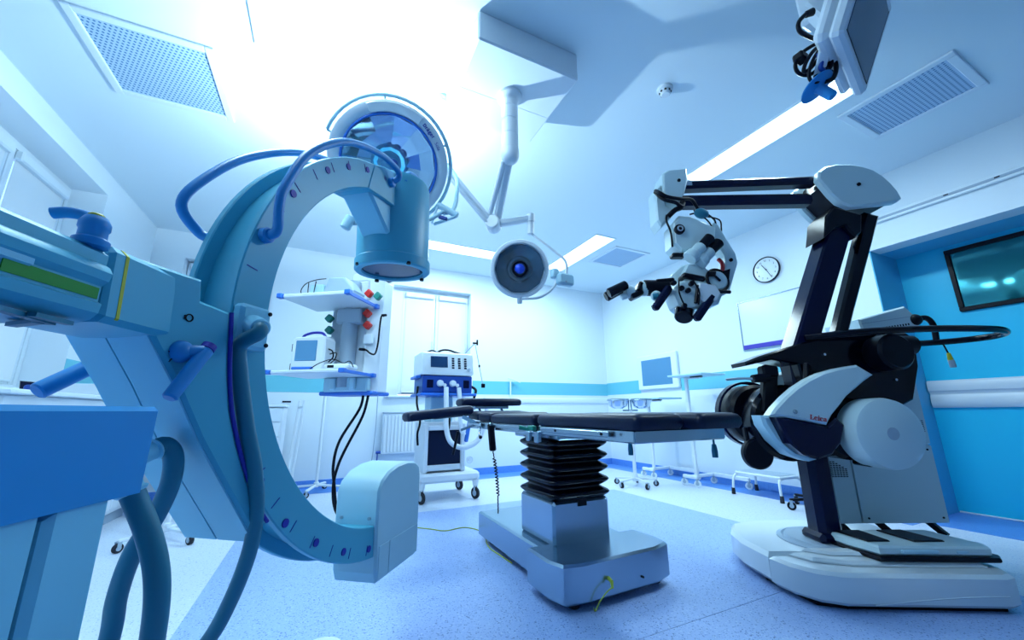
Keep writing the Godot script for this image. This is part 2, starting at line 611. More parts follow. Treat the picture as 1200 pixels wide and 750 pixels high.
func c_arm():
	var foot := Vector3(-0.62, 0, 0.0)
	var t := thing("c_arm_x_ray_machine", "large off-white C-shaped mobile x-ray machine, shade put into its teal-grey colour, with blue chassis and thick hoses", "x-ray machine", foot)
	var ph := deg_to_rad(38.07)
	var e := Vector3(sin(ph), 0, -cos(ph))
	var cf := Transform3D(Basis(e, Vector3.UP, e.cross(Vector3.UP)), Vector3(0.255, 1.198, -1.648) - foot)
	var a0 := 93.0
	var a1 := 277.0
	var RO := 0.75
	var RI := 0.647
	var W := 0.152
	# arc: two cheeks, a recessed web between them on the outside
	var b := MB.new(cf)
	for z in [[-0.022, 0.0], [-W, -W + 0.022]]:
		var poly := arc_pts(RO, a0, a1, 60)
		var inn := arc_pts(RI, a0, a1, 60)
		inn.reverse()
		poly.append_array(inn)
		b.prism(poly, z[0], z[1], 0.003)
	var arc := part(t, "c_arc", b, M.carm, "graduated C-shaped arc")
	b = MB.new(cf)
	var w1 := arc_pts(RO - 0.035, a0, a1, 60)
	var w2 := arc_pts(RI, a0, a1, 60)
	w2.reverse()
	w1.append_array(w2)
	b.prism(w1, -W + 0.02, -0.02)
	part(arc, "guide_track", b, M.carm, "recessed guide track on the back of the arc")
	# graduation: purple studs and ticks
	b = MB.new(cf)
	var k := 0
	for deg in [104, 114, 124, 134, 150, 163, 204, 214, 226, 238, 250, 262, 272]:
		var c := Vector2(cos(deg_to_rad(deg)), sin(deg_to_rad(deg)))
		var p := c * (RO - 0.033)
		if deg > 200 and deg < 236:
			p = c * (RO - 0.02)
		b.cyl(Vector3(p.x, p.y, -0.001), Vector3(p.x, p.y, 0.003), 0.011, -1, 14)
		k += 1
	part(arc, "index_stud", b, M.ink_blue, "purple index studs along the arc").set_meta("kind", "stuff")
	b = MB.new(cf)
	for i in 22:
		var deg := 99.0 + i * 8.1
		var c := Vector2(cos(deg_to_rad(deg)), sin(deg_to_rad(deg)))
		var p := c * (RO - 0.045)
		var q := c * (RO - 0.014)
		b.bar(Vector3(p.x, p.y, 0.0005), Vector3(q.x, q.y, 0.0005), 0.0018, 0.0018)
	part(arc, "scale_mark", b, M.ink_blue).set_meta("kind", "stuff")
	# rails along the arc
	b = MB.new(cf)
	b.tube([Vector3(-0.695, 0.195, 0.0), Vector3(-0.692, 0.205, 0.035), Vector3(-0.700, 0.27, 0.04), Vector3(-0.69, 0.335, 0.04), Vector3(-0.62, 0.485, 0.04), Vector3(-0.47, 0.635, 0.04), Vector3(-0.28, 0.725, 0.04), Vector3(-0.15, 0.745, 0.04), Vector3(-0.125, 0.72, 0.035), Vector3(-0.13, 0.70, 0.0)], 0.0125, 12)
	b.cyl(Vector3(-0.695, 0.195, -0.002), Vector3(-0.695, 0.195, 0.02), 0.02, -1, 16, 0.004)
	b.cyl(Vector3(-0.13, 0.70, -0.002), Vector3(-0.13, 0.70, 0.02), 0.02, -1, 16, 0.004)
	part(arc, "grip_rail", b, M.handle_blue, "blue grip rail")
	b = MB.new(cf)
	b.tube([Vector3(-0.70, 0.20, -W), Vector3(-0.715, 0.215, -0.185), Vector3(-0.765, 0.265, -0.19), Vector3(-0.735, 0.35, -0.19), Vector3(-0.62, 0.505, -0.19), Vector3(-0.44, 0.655, -0.19), Vector3(-0.27, 0.735, -0.185), Vector3(-0.24, 0.70, -W)], 0.0125, 12)
	part(arc, "grip_rail", b, M.handle_blue, "blue grip rail")
	# image intensifier
	var ii_axis := Vector3(-0.07, 1, 0).normalized()
	b = MB.new(cf)
	b.lathe(Vector3(0.07, 0.375, -0.076), ii_axis, [Vector2(0.132, 0.015), Vector2(0.136, 0.0), Vector2(0.160, 0.0), Vector2(0.166, 0.006), Vector2(0.166, 0.045), Vector2(0.160, 0.052), Vector2(0.160, 0.40), Vector2(0.154, 0.42), Vector2(0.10, 0.445), Vector2(0, 0.448)], 48)
	var ii := part(t, "image_intensifier", b, M.carm, "drum-shaped image intensifier")
	b = MB.new(cf)
	b.cyl(Vector3(0.07, 0.375, -0.076) + ii_axis * 0.010, Vector3(0.07, 0.375, -0.076) + ii_axis * 0.017, 0.135, -1, 48)
	part(ii, "entrance_window", b, M.screen_dark, "dark round entrance window")
	b = MB.new(cf)
	for i in 4:
		var an := i * PI / 2 + 0.6
		b.cyl(Vector3(0.06 + cos(an) * 0.155, 0.368, -0.076 + sin(an) * 0.155), Vector3(0.06 + cos(an) * 0.155, 0.378, -0.076 + sin(an) * 0.155), 0.01, -1, 10)
	part(ii, "screw", b, M.black)
	b = MB.new(cf)
	b.tube([Vector3(-0.06, 0.74, 0.03), Vector3(-0.03, 0.80, 0.03), Vector3(0.06, 0.835, 0.02), Vector3(0.15, 0.81, 0.0), Vector3(0.20, 0.74, -0.03), Vector3(0.205, 0.70, -0.03)], 0.014, 12)
	part(ii, "grip_rail", b, M.handle_blue, "blue grip rail")
	b = MB.new(cf)
	b.prism([Vector2(-0.30, 0.69), Vector2(-0.26, 0.60), Vector2(-0.10, 0.49), Vector2(0.0, 0.46), Vector2(0.02, 0.75), Vector2(-0.12, 0.745), Vector2(-0.22, 0.72)], -W + 0.012, -0.012, 0.01)
	part(ii, "fairing", b, M.carm_light)
	b = MB.new(cf)
	b.prism([Vector2(-0.28, 0.583), Vector2(-0.18, 0.603), Vector2(-0.055, 0.618), Vector2(-0.055, 0.765), Vector2(-0.10, 0.770), Vector2(-0.18, 0.742), Vector2(-0.25, 0.707)], -W + 0.002, 0.003, 0.003)
	part(ii, "end_plate", b, M.carm)
	# x-ray tube housing at the lower end
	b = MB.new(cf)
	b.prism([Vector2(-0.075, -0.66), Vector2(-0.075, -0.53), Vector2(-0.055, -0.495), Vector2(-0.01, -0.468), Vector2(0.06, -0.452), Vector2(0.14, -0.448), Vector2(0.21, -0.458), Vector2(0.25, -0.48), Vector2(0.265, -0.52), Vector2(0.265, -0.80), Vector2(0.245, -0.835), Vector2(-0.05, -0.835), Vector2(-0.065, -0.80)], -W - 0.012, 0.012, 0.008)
	var tube_h := part(t, "tube_housing", b, M.tube_grey, "x-ray tube housing with rounded top")  # paler than the arc: bright light on it is put into the colour
	b = MB.new(cf)
	for z in [-0.02, -W + 0.02]:
		b = MB.new(cf)
		b.cyl(Vector3(-0.080, -0.62, z), Vector3(-0.072, -0.62, z), 0.006, -1, 10)
		part(tube_h, "screw", b, M.grey)
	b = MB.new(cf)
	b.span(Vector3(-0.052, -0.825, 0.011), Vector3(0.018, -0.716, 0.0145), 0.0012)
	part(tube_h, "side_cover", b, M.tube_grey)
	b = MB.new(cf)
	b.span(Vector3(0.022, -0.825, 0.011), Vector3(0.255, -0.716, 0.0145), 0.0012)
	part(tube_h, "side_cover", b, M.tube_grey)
	# carriage that clasps the arc
	b = MB.new(cf)
	b.prism([Vector2(-0.985, -0.085), Vector2(-0.975, 0.024), Vector2(-0.848, 0.022), Vector2(-0.842, -0.022), Vector2(-0.777, -0.030), Vector2(-0.768, -0.10), Vector2(-0.757, -0.17), Vector2(-0.740, -0.24), Vector2(-0.712, -0.312), Vector2(-0.675, -0.388), Vector2(-0.628, -0.465), Vector2(-0.600, -0.50), Vector2(-0.625, -0.53), Vector2(-0.712, -0.412), Vector2(-0.795, -0.298), Vector2(-0.862, -0.19), Vector2(-0.930, -0.095)], -0.175, 0.03, 0.006)
	var car := part(t, "carriage", b, M.carm, "carriage block clasping the arc")
	b = MB.new(cf)
	var ln := []
	for v in [Vector2(-0.775, -0.03), Vector2(-0.766, -0.10), Vector2(-0.755, -0.17), Vector2(-0.738, -0.24), Vector2(-0.710, -0.312), Vector2(-0.673, -0.388), Vector2(-0.626, -0.465), Vector2(-0.600, -0.497)]:
		ln.append(Vector3(v.x, v.y, 0.031))
	b.tube(ln, 0.0045, 8)
	part(car, "edge_seal", b, M.ink_blue, "purple edge seal")
	b = MB.new(cf)
	b.prism([Vector2(-0.93, -0.0985), Vector2(-0.864, -0.1935), Vector2(-0.797, -0.3015), Vector2(-0.714, -0.4155), Vector2(-0.627, -0.5335), Vector2(-0.622, -0.528), Vector2(-0.712, -0.40), Vector2(-0.795, -0.285), Vector2(-0.862, -0.177), Vector2(-0.926, -0.09)], -0.170, -0.078)
	b.prism([Vector2(-0.93, -0.0985), Vector2(-0.864, -0.1935), Vector2(-0.797, -0.3015), Vector2(-0.714, -0.4155), Vector2(-0.627, -0.5335), Vector2(-0.622, -0.528), Vector2(-0.712, -0.40), Vector2(-0.795, -0.285), Vector2(-0.862, -0.177), Vector2(-0.926, -0.09)], -0.074, 0.022)
	part(car, "back_cover", b, M.carm_light, "paler back cover of two panels")
	b = MB.new(cf)
	b.torus(Vector3(-0.862, -0.062, 0.031), Vector3(0, 0, 1), 0.007, 0.0012, 16, 6)
	b.bar(Vector3(-0.871, -0.066, 0.031), Vector3(-0.871, -0.058, 0.031), 0.002, 0.002)
	b.tube([Vector3(-0.888, -0.132, 0.031), Vector3(-0.880, -0.142, 0.031), Vector3(-0.884, -0.152, 0.031)], 0.0013, 6)
	b.torus(Vector3(-0.845, -0.172, 0.031), Vector3(0, 0, 1), 0.005, 0.001, 14, 6)
	part(car, "printed_symbol", b, M.black)
	b = MB.new(cf)
	b.ball(Vector3(-0.866, -0.130, 0.03), 0.022, Vector3(0, 0, 1), 0.9)
	b.cyl(Vector3(-0.866, -0.130, 0.035), Vector3(-0.838, -0.126, 0.05), 0.013, 0.012, 16)
	b.cyl(Vector3(-0.832, -0.122, 0.05), Vector3(-0.892, -0.220, 0.058), 0.0135, 0.0125, 18, 0.003)
	var lev := part(car, "brake_lever", b, M.handle_blue, "blue brake lever")
	b = MB.new(cf)
	b.cyl(Vector3(-0.832, -0.122, 0.05), Vector3(-0.826, -0.112, 0.0495), 0.0137, 0.013, 18)
	part(lev, "end_cap", b, M.ink_blue)
	b = MB.new(cf)
	b.cyl(Vector3(-0.80, -0.125, -0.17), Vector3(-0.826, -0.143, -0.245), 0.015, -1, 16)
	b.cyl(Vector3(-0.815, -0.132, -0.25), Vector3(-0.907, -0.203, -0.25), 0.017, -1, 18, 0.003)
	part(car, "brake_lever", b, M.handle_blue, "blue brake lever")
	# hose anchor and the hose that hangs from it
	b = MB.new(cf)
	b.box(Vector3(-0.708, -0.05, 0.016), Vector3(0.085, 0.105, 0.032), 0.008)
	b.cyl(Vector3(-0.72, -0.045, 0.03), Vector3(-0.735, -0.06, 0.075), 0.024, 0.022, 18, 0.004)
	var anc := part(arc, "hose_anchor", b, M.carm_light)
	b = MB.new(cf)
	for v in [Vector2(-0.675, -0.01), Vector2(-0.675, -0.088)]:
		b = MB.new(cf)
		b.cyl(Vector3(v.x, v.y, 0.03), Vector3(v.x, v.y, 0.035), 0.005, -1, 10)
		part(anc, "screw", b, M.black)
	b = MB.new(Transform3D(Basis.IDENTITY, -foot))
	b.tube(HOSE_A, 0.0165, 14)
	part(t, "hose", b, M.hose, "long thick teal hose from arc to floor")
	# horizontal arm, swivel neck, column and chassis stand square to each other
	var pc := deg_to_rad(20.0)
	var fw := Vector3(sin(pc), 0, -cos(pc))
	var hf := Transform3D(Basis(Vector3(cos(pc), 0, sin(pc)), Vector3.UP, -fw), -foot)  # x right, y up, z backwards
	b = MB.new(hf)
	var sec := [Vector2(-0.72, 1.10), Vector2(-0.70, 1.083), Vector2(-0.60, 1.083), Vector2(-0.577, 1.09), Vector2(-0.568, 1.10), Vector2(-0.566, 1.114), Vector2(-0.572, 1.118), Vector2(-0.572, 1.142), Vector2(-0.563, 1.150), Vector2(-0.560, 1.162), Vector2(-0.566, 1.172), Vector2(-0.572, 1.176), Vector2(-0.572, 1.192), Vector2(-0.582, 1.200), Vector2(-0.70, 1.203), Vector2(-0.72, 1.19)]
	b.prism(sec, -0.632, 0.35, 0.003)
	var arm := part(t, "horizontal_arm", b, M.carm, "ribbed horizontal arm")
	b = MB.new(hf)
	b.span(Vector3(-0.5725, 1.1215, -0.625), Vector3(-0.5705, 1.1385, -0.50))
	part(arm, "green_strip", b, M.green_tape, "green marking strip")
	b = MB.new(hf)
	b.prism([Vector2(-0.573, 1.136), Vector2(-0.566, 1.139), Vector2(-0.566, 1.152), Vector2(-0.573, 1.155)], -0.53, 0.3, 0.002)
	part(arm, "cover_tongue", b, M.carm_light)
	b = MB.new(hf)
	b.bar(Vector3(-0.60, 1.078, -0.60), Vector3(-0.575, 1.078, -0.50), 0.012, 0.006)
	b.bar(Vector3(-0.66, 1.077, -0.61), Vector3(-0.60, 1.077, -0.585), 0.012, 0.006)
	b.bar(Vector3(-0.585, 1.080, -0.61), Vector3(-0.575, 1.079, -0.55), 0.01, 0.006)
	part(arm, "underside_clip", b, M.hose)
	b = MB.new(hf)
	b.span(Vector3(-0.70, 1.105, -0.645), Vector3(-0.590, 1.185, -0.625))
	part(arm, "swivel_pivot", b, M.carm)
	b = MB.new(hf)
	b.prism([Vector2(-0.725, 1.100), Vector2(-0.715, 1.088), Vector2(-0.580, 1.090), Vector2(-0.570, 1.10), Vector2(-0.575, 1.205), Vector2(-0.585, 1.215), Vector2(-0.715, 1.215), Vector2(-0.725, 1.205)], -0.78, -0.638, 0.006)
	var neck := part(t, "swivel_neck", b, M.carm)
	b = MB.new(hf)
	b.prism([Vector2(-0.5715, 1.097), Vector2(-0.5692, 1.10), Vector2(-0.5742, 1.2055), Vector2(-0.5845, 1.2158), Vector2(-0.715, 1.2158), Vector2(-0.715, 1.2140), Vector2(-0.586, 1.2140), Vector2(-0.577, 1.205)], -0.667, -0.661)
	part(neck, "marking_band", b, M.yellow, "yellow marking band")
	# clamp lever on top of the arm
	b = MB.new(hf)
	b.lathe(Vector3(-0.583, 1.199, -0.608), Vector3.UP, [Vector2(0, 0), Vector2(0.020, 0), Vector2(0.0215, 0.004), Vector2(0.0215, 0.010), Vector2(0.017, 0.014), Vector2(0.0165, 0.026), Vector2(0.0185, 0.029), Vector2(0.0185, 0.038), Vector2(0.016, 0.043), Vector2(0.013, 0.048), Vector2(0, 0.05)], 24)
	var kn := part(arm, "clamp_lever", b, M.handle_blue, "blue clamp lever")
	b = MB.new(hf)
	b.tube([Vector3(-0.583, 1.238, -0.608), Vector3(-0.592, 1.246, -0.608), Vector3(-0.606, 1.2505, -0.606), Vector3(-0.622, 1.251, -0.602), Vector3(-0.636, 1.247, -0.598)], 0.0085, 12)
	part(kn, "lever_handle", b, M.handle_blue)
	b = MB.new(hf)
	b.cyl(Vector3(-0.584, 1.244, -0.608), Vector3(-0.584, 1.2525, -0.608), 0.010, -1, 14, 0.002)
	part(kn, "cap", b, M.yellow)
	# lift column and chassis
	b = MB.new(hf)
	b.span(Vector3(-0.76, 0.90, -0.12), Vector3(-0.62, 1.09, 0.10), 0.02)
	part(t, "lift_column", b, M.carm)
	b = MB.new(hf)
	b.prism([Vector2(-0.5, 0.835), Vector2(-0.497, 0.955), Vector2(-0.503, 0.962), Vector2(-0.95, 0.962), Vector2(-0.955, 0.835)], -0.69, 0.55, 0.006)
	var chs := part(t, "chassis_top", b, M.carm_blue, "saturated blue top cover of the chassis")
	b = MB.new(hf)
	b.prism([Vector2(-0.505, 0.834), Vector2(-0.505, 0.16), Vector2(-0.95, 0.16), Vector2(-0.95, 0.834)], -0.645, -0.561, 0.008)
	b.prism([Vector2(-0.505, 0.834), Vector2(-0.505, 0.16), Vector2(-0.95, 0.16), Vector2(-0.95, 0.834)], -0.555, 0.53, 0.008)
	part(t, "chassis", b, M.carm_light, "pale chassis cabinet")
	b = MB.new(hf)
	pass
	for hp in [HOSE_B, HOSE_C]:
		b = MB.new(Transform3D(Basis.IDENTITY, -foot))
		var hd: Vector3 = (hp[1] - hp[0]).normalized()
		b.cyl(hp[0] - hd * 0.03, hp[0] + hd * 0.004, 0.0175, -1, 20)
		b.cyl(hp[0] + hd * 0.002, hp[0] + hd * 0.010, 0.0215, 0.0205, 20, 0.003)
		part(chs, "hose_socket", b, M.carm_light)
	b = MB.new(Transform3D(Basis.IDENTITY, -foot))
	b.tube(HOSE_B, 0.0165, 14)
	part(t, "hose", b, M.hose, "thick teal hose from the chassis side")
	b = MB.new(Transform3D(Basis.IDENTITY, -foot))
	b.tube(HOSE_C, 0.017, 14)
	part(t, "hose", b, M.hose, "thick teal hose curling behind the other")
	# wheels and the low front leg
	b = MB.new(hf)
	b.span(Vector3(-0.80, 0.05, -1.70), Vector3(-0.66, 0.115, -0.60), 0.02)
	b.span(Vector3(-0.93, 0.05, -0.62), Vector3(-0.53, 0.17, 0.5), 0.02)
	part(t, "leg_beam", b, M.carm_light)
	for w in [Vector3(-0.73, 0.05, -1.64), Vector3(-0.60, 0.06, 0.42), Vector3(-0.86, 0.06, 0.42), Vector3(-0.60, 0.06, -0.5)]:
		b = MB.new(hf)
		b.cyl(w + Vector3(-0.025, 0, 0), w + Vector3(0.025, 0, 0), 0.05 if w.y < 0.055 else 0.06, -1, 24, 0.006)
		part(t, "wheel", b, M.rubber)

# world points the hoses run through
const HOSE_A := [Vector3(-0.155, 1.148, -1.044), Vector3(-0.141, 1.128, -1.016), Vector3(-0.181, 1.101, -1.056), Vector3(-0.173, 1.035, -1.065), Vector3(-0.149, 0.921, -1.082), Vector3(-0.125, 0.827, -1.101), Vector3(-0.113, 0.731, -1.127), Vector3(-0.120, 0.636, -1.155), Vector3(-0.150, 0.526, -1.198), Vector3(-0.191, 0.436, -1.241), Vector3(-0.280, 0.322, -1.348), Vector3(-0.340, 0.222, -1.328), Vector3(-0.400, 0.030, -1.288)]
const HOSE_B := [Vector3(-0.262, 0.837, -0.857), Vector3(-0.250, 0.813, -0.857), Vector3(-0.230, 0.775, -0.852), Vector3(-0.211, 0.725, -0.850), Vector3(-0.202, 0.675, -0.853), Vector3(-0.203, 0.611, -0.871), Vector3(-0.209, 0.547, -0.890), Vector3(-0.229, 0.200, -0.890), Vector3(-0.309, 0.030, -0.890)]
const HOSE_C := [Vector3(-0.284, 0.883, -0.998), Vector3(-0.271, 0.891, -1.013), Vector3(-0.256, 0.869, -1.022), Vector3(-0.256, 0.819, -1.035), Vector3(-0.277, 0.754, -1.063), Vector3(-0.308, 0.683, -1.084), Vector3(-0.327, 0.602, -1.115), Vector3(-0.334, 0.513, -1.141), Vector3(-0.354, 0.300, -1.141), Vector3(-0.384, 0.030, -1.141)]

# ------------------------------------------------------------------ operating table
func rounded_rect(cx: float, cz: float, hx: float, hz: float, r: float, y: float, n := 4) -> PackedVector3Array:
	var out := PackedVector3Array()
	for q in 4:
		var sx: float = [1, -1, -1, 1][q]
		var sz: float = [-1, -1, 1, 1][q]
		for i in n + 1:
			var a := (q + float(i) / n) * PI / 2
			out.append(Vector3(cx + sx * (hx - r) + cos(a) * r, y, cz + sz * (hz - r) - sin(a) * r))
	return out

func cushion(xf: Transform3D, w: float, d: float, h: float) -> MB:
	# a padded slab with soft rims, centred, bottom at y 0
	var b := MB.new(xf)
	var rings := []
	for s in [[0.0, 0.010], [0.25, 0.0], [0.62, 0.0], [0.86, 0.009], [0.97, 0.026], [1.0, 0.05]]:
		rings.append(rounded_rect(0, 0, w / 2 - s[1], d / 2 - s[1], 0.03, h * s[0]))
	b.loft(rings)
	return b

func operating_table():
	var o := Vector3(1.48, 0, -2.3)
	var t := thing("operating_table", "steel operating table with navy padded top and black bellows column", "operating table", o)
	var w := Transform3D(Basis.IDENTITY, -o)
	var lay := Transform3D(Basis(Vector3(1, 0, 0), Vector3(0, 0, 1), Vector3(0, -1, 0)), -o)   # x, z in plan; drawn out along -y
	# foot: cross piece and long beam, in plan (x, z)
	var b := MB.new(lay)
	b.prism([Vector2(1.10, -2.12), Vector2(1.10, -1.90), Vector2(1.13, -1.80), Vector2(1.24, -1.78), Vector2(1.74, -1.80), Vector2(1.86, -1.84), Vector2(1.88, -1.94), Vector2(1.86, -2.12)], -0.215, -0.035, 0.012)
	var base := part(t, "base", b, M.steel, "brushed steel cross piece of the base")
	b = MB.new(lay)
	b.prism([Vector2(1.17, -2.10), Vector2(1.17, -3.05), Vector2(1.78, -3.05), Vector2(1.78, -2.10)], -0.205, -0.035, 0.012)
	part(base, "base_beam", b, M.steel, "brushed steel long beam of the base")
	b = MB.new(w)
	b.span(Vector3(1.24, 0.02, -2.95), Vector3(1.72, 0.05, -1.92))
	part(base, "underside", b, M.black)
	for p in [Vector2(1.22, -1.86), Vector2(1.80, -1.90), Vector2(1.25, -2.95), Vector2(1.7, -2.95)]:
		b = MB.new(w)
		b.cyl(Vector3(p.x, 0.002, p.y), Vector3(p.x, 0.04, p.y), 0.03, 0.022, 14)
		part(base, "foot", b, M.rubber)
	b = MB.new(w)
	b.cyl(Vector3(1.62, 0.09, -1.80), Vector3(1.62, 0.09, -1.788), 0.006, -1, 10)
	part(base, "bolt", b, M.black)
	# steel column with folded edges
	b = MB.new(w)
	b.span(Vector3(1.24, 0.20, -2.47), Vector3(1.64, 0.44, -2.06), 0.015)
	var col := part(t, "column", b, M.steel, "brushed steel column box")
	b = MB.new(w)
	b.span(Vector3(1.41, 0.405, -2.061), Vector3(1.47, 0.441, -2.055))
	part(col, "latch", b, M.black)
	# bellows
	b = MB.new(w)
	var rings := []
	var y := 0.43
	for i in 5:
		rings.append(rounded_rect(1.445, -2.265, 0.170, 0.170, 0.03, y))
		rings.append(rounded_rect(1.445, -2.265, 0.198, 0.198, 0.045, y + 0.016))
		rings.append(rounded_rect(1.445, -2.265, 0.216, 0.216, 0.055, y + 0.030))
		rings.append(rounded_rect(1.445, -2.265, 0.221, 0.221, 0.055, y + 0.040))
		rings.append(rounded_rect(1.445, -2.265, 0.214, 0.214, 0.055, y + 0.050))
		rings.append(rounded_rect(1.445, -2.265, 0.192, 0.192, 0.045, y + 0.061))
		y += 0.072
	rings.append(rounded_rect(1.445, -2.265, 0.172, 0.172, 0.03, y))
	b.loft(rings)
	part(t, "bellows", b, M.black_gloss, "shiny black folded bellows")
	# frame
	b = MB.new(w)
	b.span(Vector3(1.24, 0.785, -2.55), Vector3(1.66, 0.83, -1.98), 0.008)
	part(t, "saddle", b, M.steel)
	for sec in [[-2.13, -1.31], [-2.86, -2.20], [-3.42, -2.90]]:
		b = MB.new(w)
		b.span(Vector3(1.195, 0.812, sec[0]), Vector3(1.765, 0.868, sec[1]), 0.006)
		part(t, "section_frame", b, M.steel)
		for x in [1.178, 1.785]:
			b = MB.new(w)
			b.span(Vector3(x - 0.006, 0.832, sec[0] + 0.06), Vector3(x + 0.006, 0.858, sec[1] - 0.14), 0.003)
			for z in [sec[0] + 0.12, sec[1] - 0.2]:
				b.cyl(Vector3(x, 0.845, z), Vector3(1.22 if x < 1.5 else 1.75, 0.845, z), 0.008, -1, 10)
			part(t, "side_rail", b, M.steel, "steel accessory rail")
	b = MB.new(w)
	for z in [-1.42, -1.50, -1.9]:
		b = MB.new(w)
		b.cyl(Vector3(1.169, 0.845, z), Vector3(1.173, 0.845, z), 0.007, -1, 10)
		part(t, "bolt", b, M.black)
	# pads
	var pads := [
		["leg_pad", Vector3(1.325, 0.868, -1.705), 0.285, 0.86, 0.068, 0.0],
		["leg_pad", Vector3(1.625, 0.868, -1.665), 0.285, 0.92, 0.070, 0.0],
		["seat_pad", Vector3(1.475, 0.868, -2.53), 0.575, 0.70, 0.066, 0.0],
		["back_pad", Vector3(1.475, 0.872, -3.03), 0.56, 0.27, 0.072, 0.0],
		["back_pad", Vector3(1.475, 0.884, -3.315), 0.54, 0.27, 0.068, 0.06],
		["head_pad", Vector3(1.475, 1.005, -3.60), 0.62, 0.22, 0.07, 0.0]]
	for p in pads:
		part(t, p[0], cushion(Transform3D(Basis(Vector3.RIGHT, p[5]), p[1] - o), p[2], p[3], p[4]), M.leather, "navy padded cushion")
	b = MB.new(w)
	b.span(Vector3(1.30, 0.975, -3.68), Vector3(1.65, 1.004, -3.52), 0.005)
	for x in [1.36, 1.59]:
		b.bar(Vector3(x, 0.85, -3.40), Vector3(x, 0.985, -3.58), 0.02, 0.012)
	part(t, "head_bracket", b, M.steel)
	# arm board reaching out beside the head end
	var ab := Transform3D(Basis(Vector3.UP, 0.10) * Basis(Vector3(0, 0, 1), 0.10), Vector3(0.90, 0.905, -3.30) - o)
	part(t, "arm_board", cushion(ab, 0.58, 0.19, 0.075), M.leather, "navy padded arm board")
	b = MB.new(w)
	b.bar(Vector3(0.85, 0.897, -3.30), Vector3(1.20, 0.925, -3.30), 0.05, 0.012)
	part(t, "board_plate", b, M.steel)
	b = MB.new(w)
	b.bar(Vector3(1.10, 0.91, -3.28), Vector3(1.21, 0.85, -3.22), 0.03, 0.03)
	b.bar(Vector3(1.08, 0.80, -3.26), Vector3(1.20, 0.845, -3.22), 0.02, 0.02)
	part(t, "board_bracket", b, M.steel)
	b = MB.new(w)
	b.tube([Vector3(1.19, 0.84, -3.1), Vector3(1.14, 0.77, -2.98), Vector3(1.12, 0.76, -2.9)], 0.008, 8)
	part(t, "clamp_rod", b, M.steel)
	b = MB.new(w)
	b.ball(Vector3(1.12, 0.76, -2.9), 0.014)
	part(t, "clamp_knob", b, M.black)
	b = MB.new(w)
	b.cyl(Vector3(1.06, 0.79, -3.27), Vector3(1.03, 0.60, -3.30), 0.014, 0.010, 12)
	part(t, "clamp_knob", b, M.black)
	# blue clamps on the rail and hanging release levers
	b = MB.new(w)
	b.box(Vector3(1.172, 0.85, -2.17), Vector3(0.03, 0.03, 0.07), 0.006)
	b.cyl(Vector3(1.165, 0.84, -2.19), Vector3(1.11, 0.855, -2.22), 0.010, 0.014, 12)
	part(t, "rail_clamp", b, M.green, "teal rail clamp")
	b = MB.new(w)
	b.box(Vector3(1.19, 0.80, -2.13), Vector3(0.03, 0.07, 0.05), 0.006)
	part(t, "hinge", b, M.steel)
	b = MB.new(w)
	b.box(Vector3(1.19, 0.80, -2.24), Vector3(0.03, 0.06, 0.04), 0.006)
	part(t, "hinge", b, M.steel)
	for p in [Vector3(1.50, 0.82, -1.68), Vector3(1.70, 0.83, -1.33)]:
		b = MB.new(w)
		b.cyl(p, p + Vector3(0, -0.04, 0), 0.005, -1, 8)
		b.lathe(p + Vector3(0, -0.10, 0), Vector3.UP, [Vector2(0, 0), Vector2(0.013, 0), Vector2(0.014, 0.03), Vector2(0.010, 0.06), Vector2(0, 0.062)], 12)
		part(t, "release_lever", b, M.hose, "dark release lever")
	# earth lead plugged into the foot
	b = MB.new(w)
	b.cyl(Vector3(1.39, 0.125, -1.79), Vector3(1.385, 0.12, -1.755), 0.010, 0.008, 12)
	b.cyl(Vector3(1.385, 0.12, -1.758), Vector3(1.378, 0.095, -1.745), 0.009, 0.005, 10)
	b.tube([Vector3(1.375, 0.10, -1.745), Vector3(1.34, 0.085, -1.745), Vector3(1.30, 0.05, -1.75), Vector3(1.28, 0.012, -1.76), Vector3(1.30, 0.006, -1.80)], 0.003, 8)
	part(t, "earth_lead", b, M.cable_yellow, "yellow-green earth lead")
	# hand control with coiled cable
	var hc := thing("hand_control", "black hand control hanging on the table rail by a coiled cord", "hand control", Vector3(1.165, 0.84, -2.80))
	b = MB.new()
	b.bar(Vector3(0, 0.02, -0.01), Vector3(-0.005, -0.17, 0.05), 0.05, 0.028, 0.008)
	part(hc, "handset", b, M.black)
	b = MB.new()
	b.box(Vector3(0, 0.015, -0.005), Vector3(0.03, 0.02, 0.03), 0.004)
	part(hc, "hook", b, M.steel)
	b = MB.new()
	var pts := []
	for i in 140:
		var f := i / 139.0
		var c := Vector3(-0.005, -0.17, 0.05).lerp(Vector3(0.045, -0.60, 0.03), f) + Vector3(sin(f * PI) * 0.012, 0, 0)
		var r := 0.010 if f > 0.12 and f < 0.72 else 0.001
		pts.append(c + Vector3(cos(i * 0.9), 0, sin(i * 0.9)) * r)
	b.tube(pts, 0.0045, 6, false)
	part(hc, "coiled_cord", b, M.black)

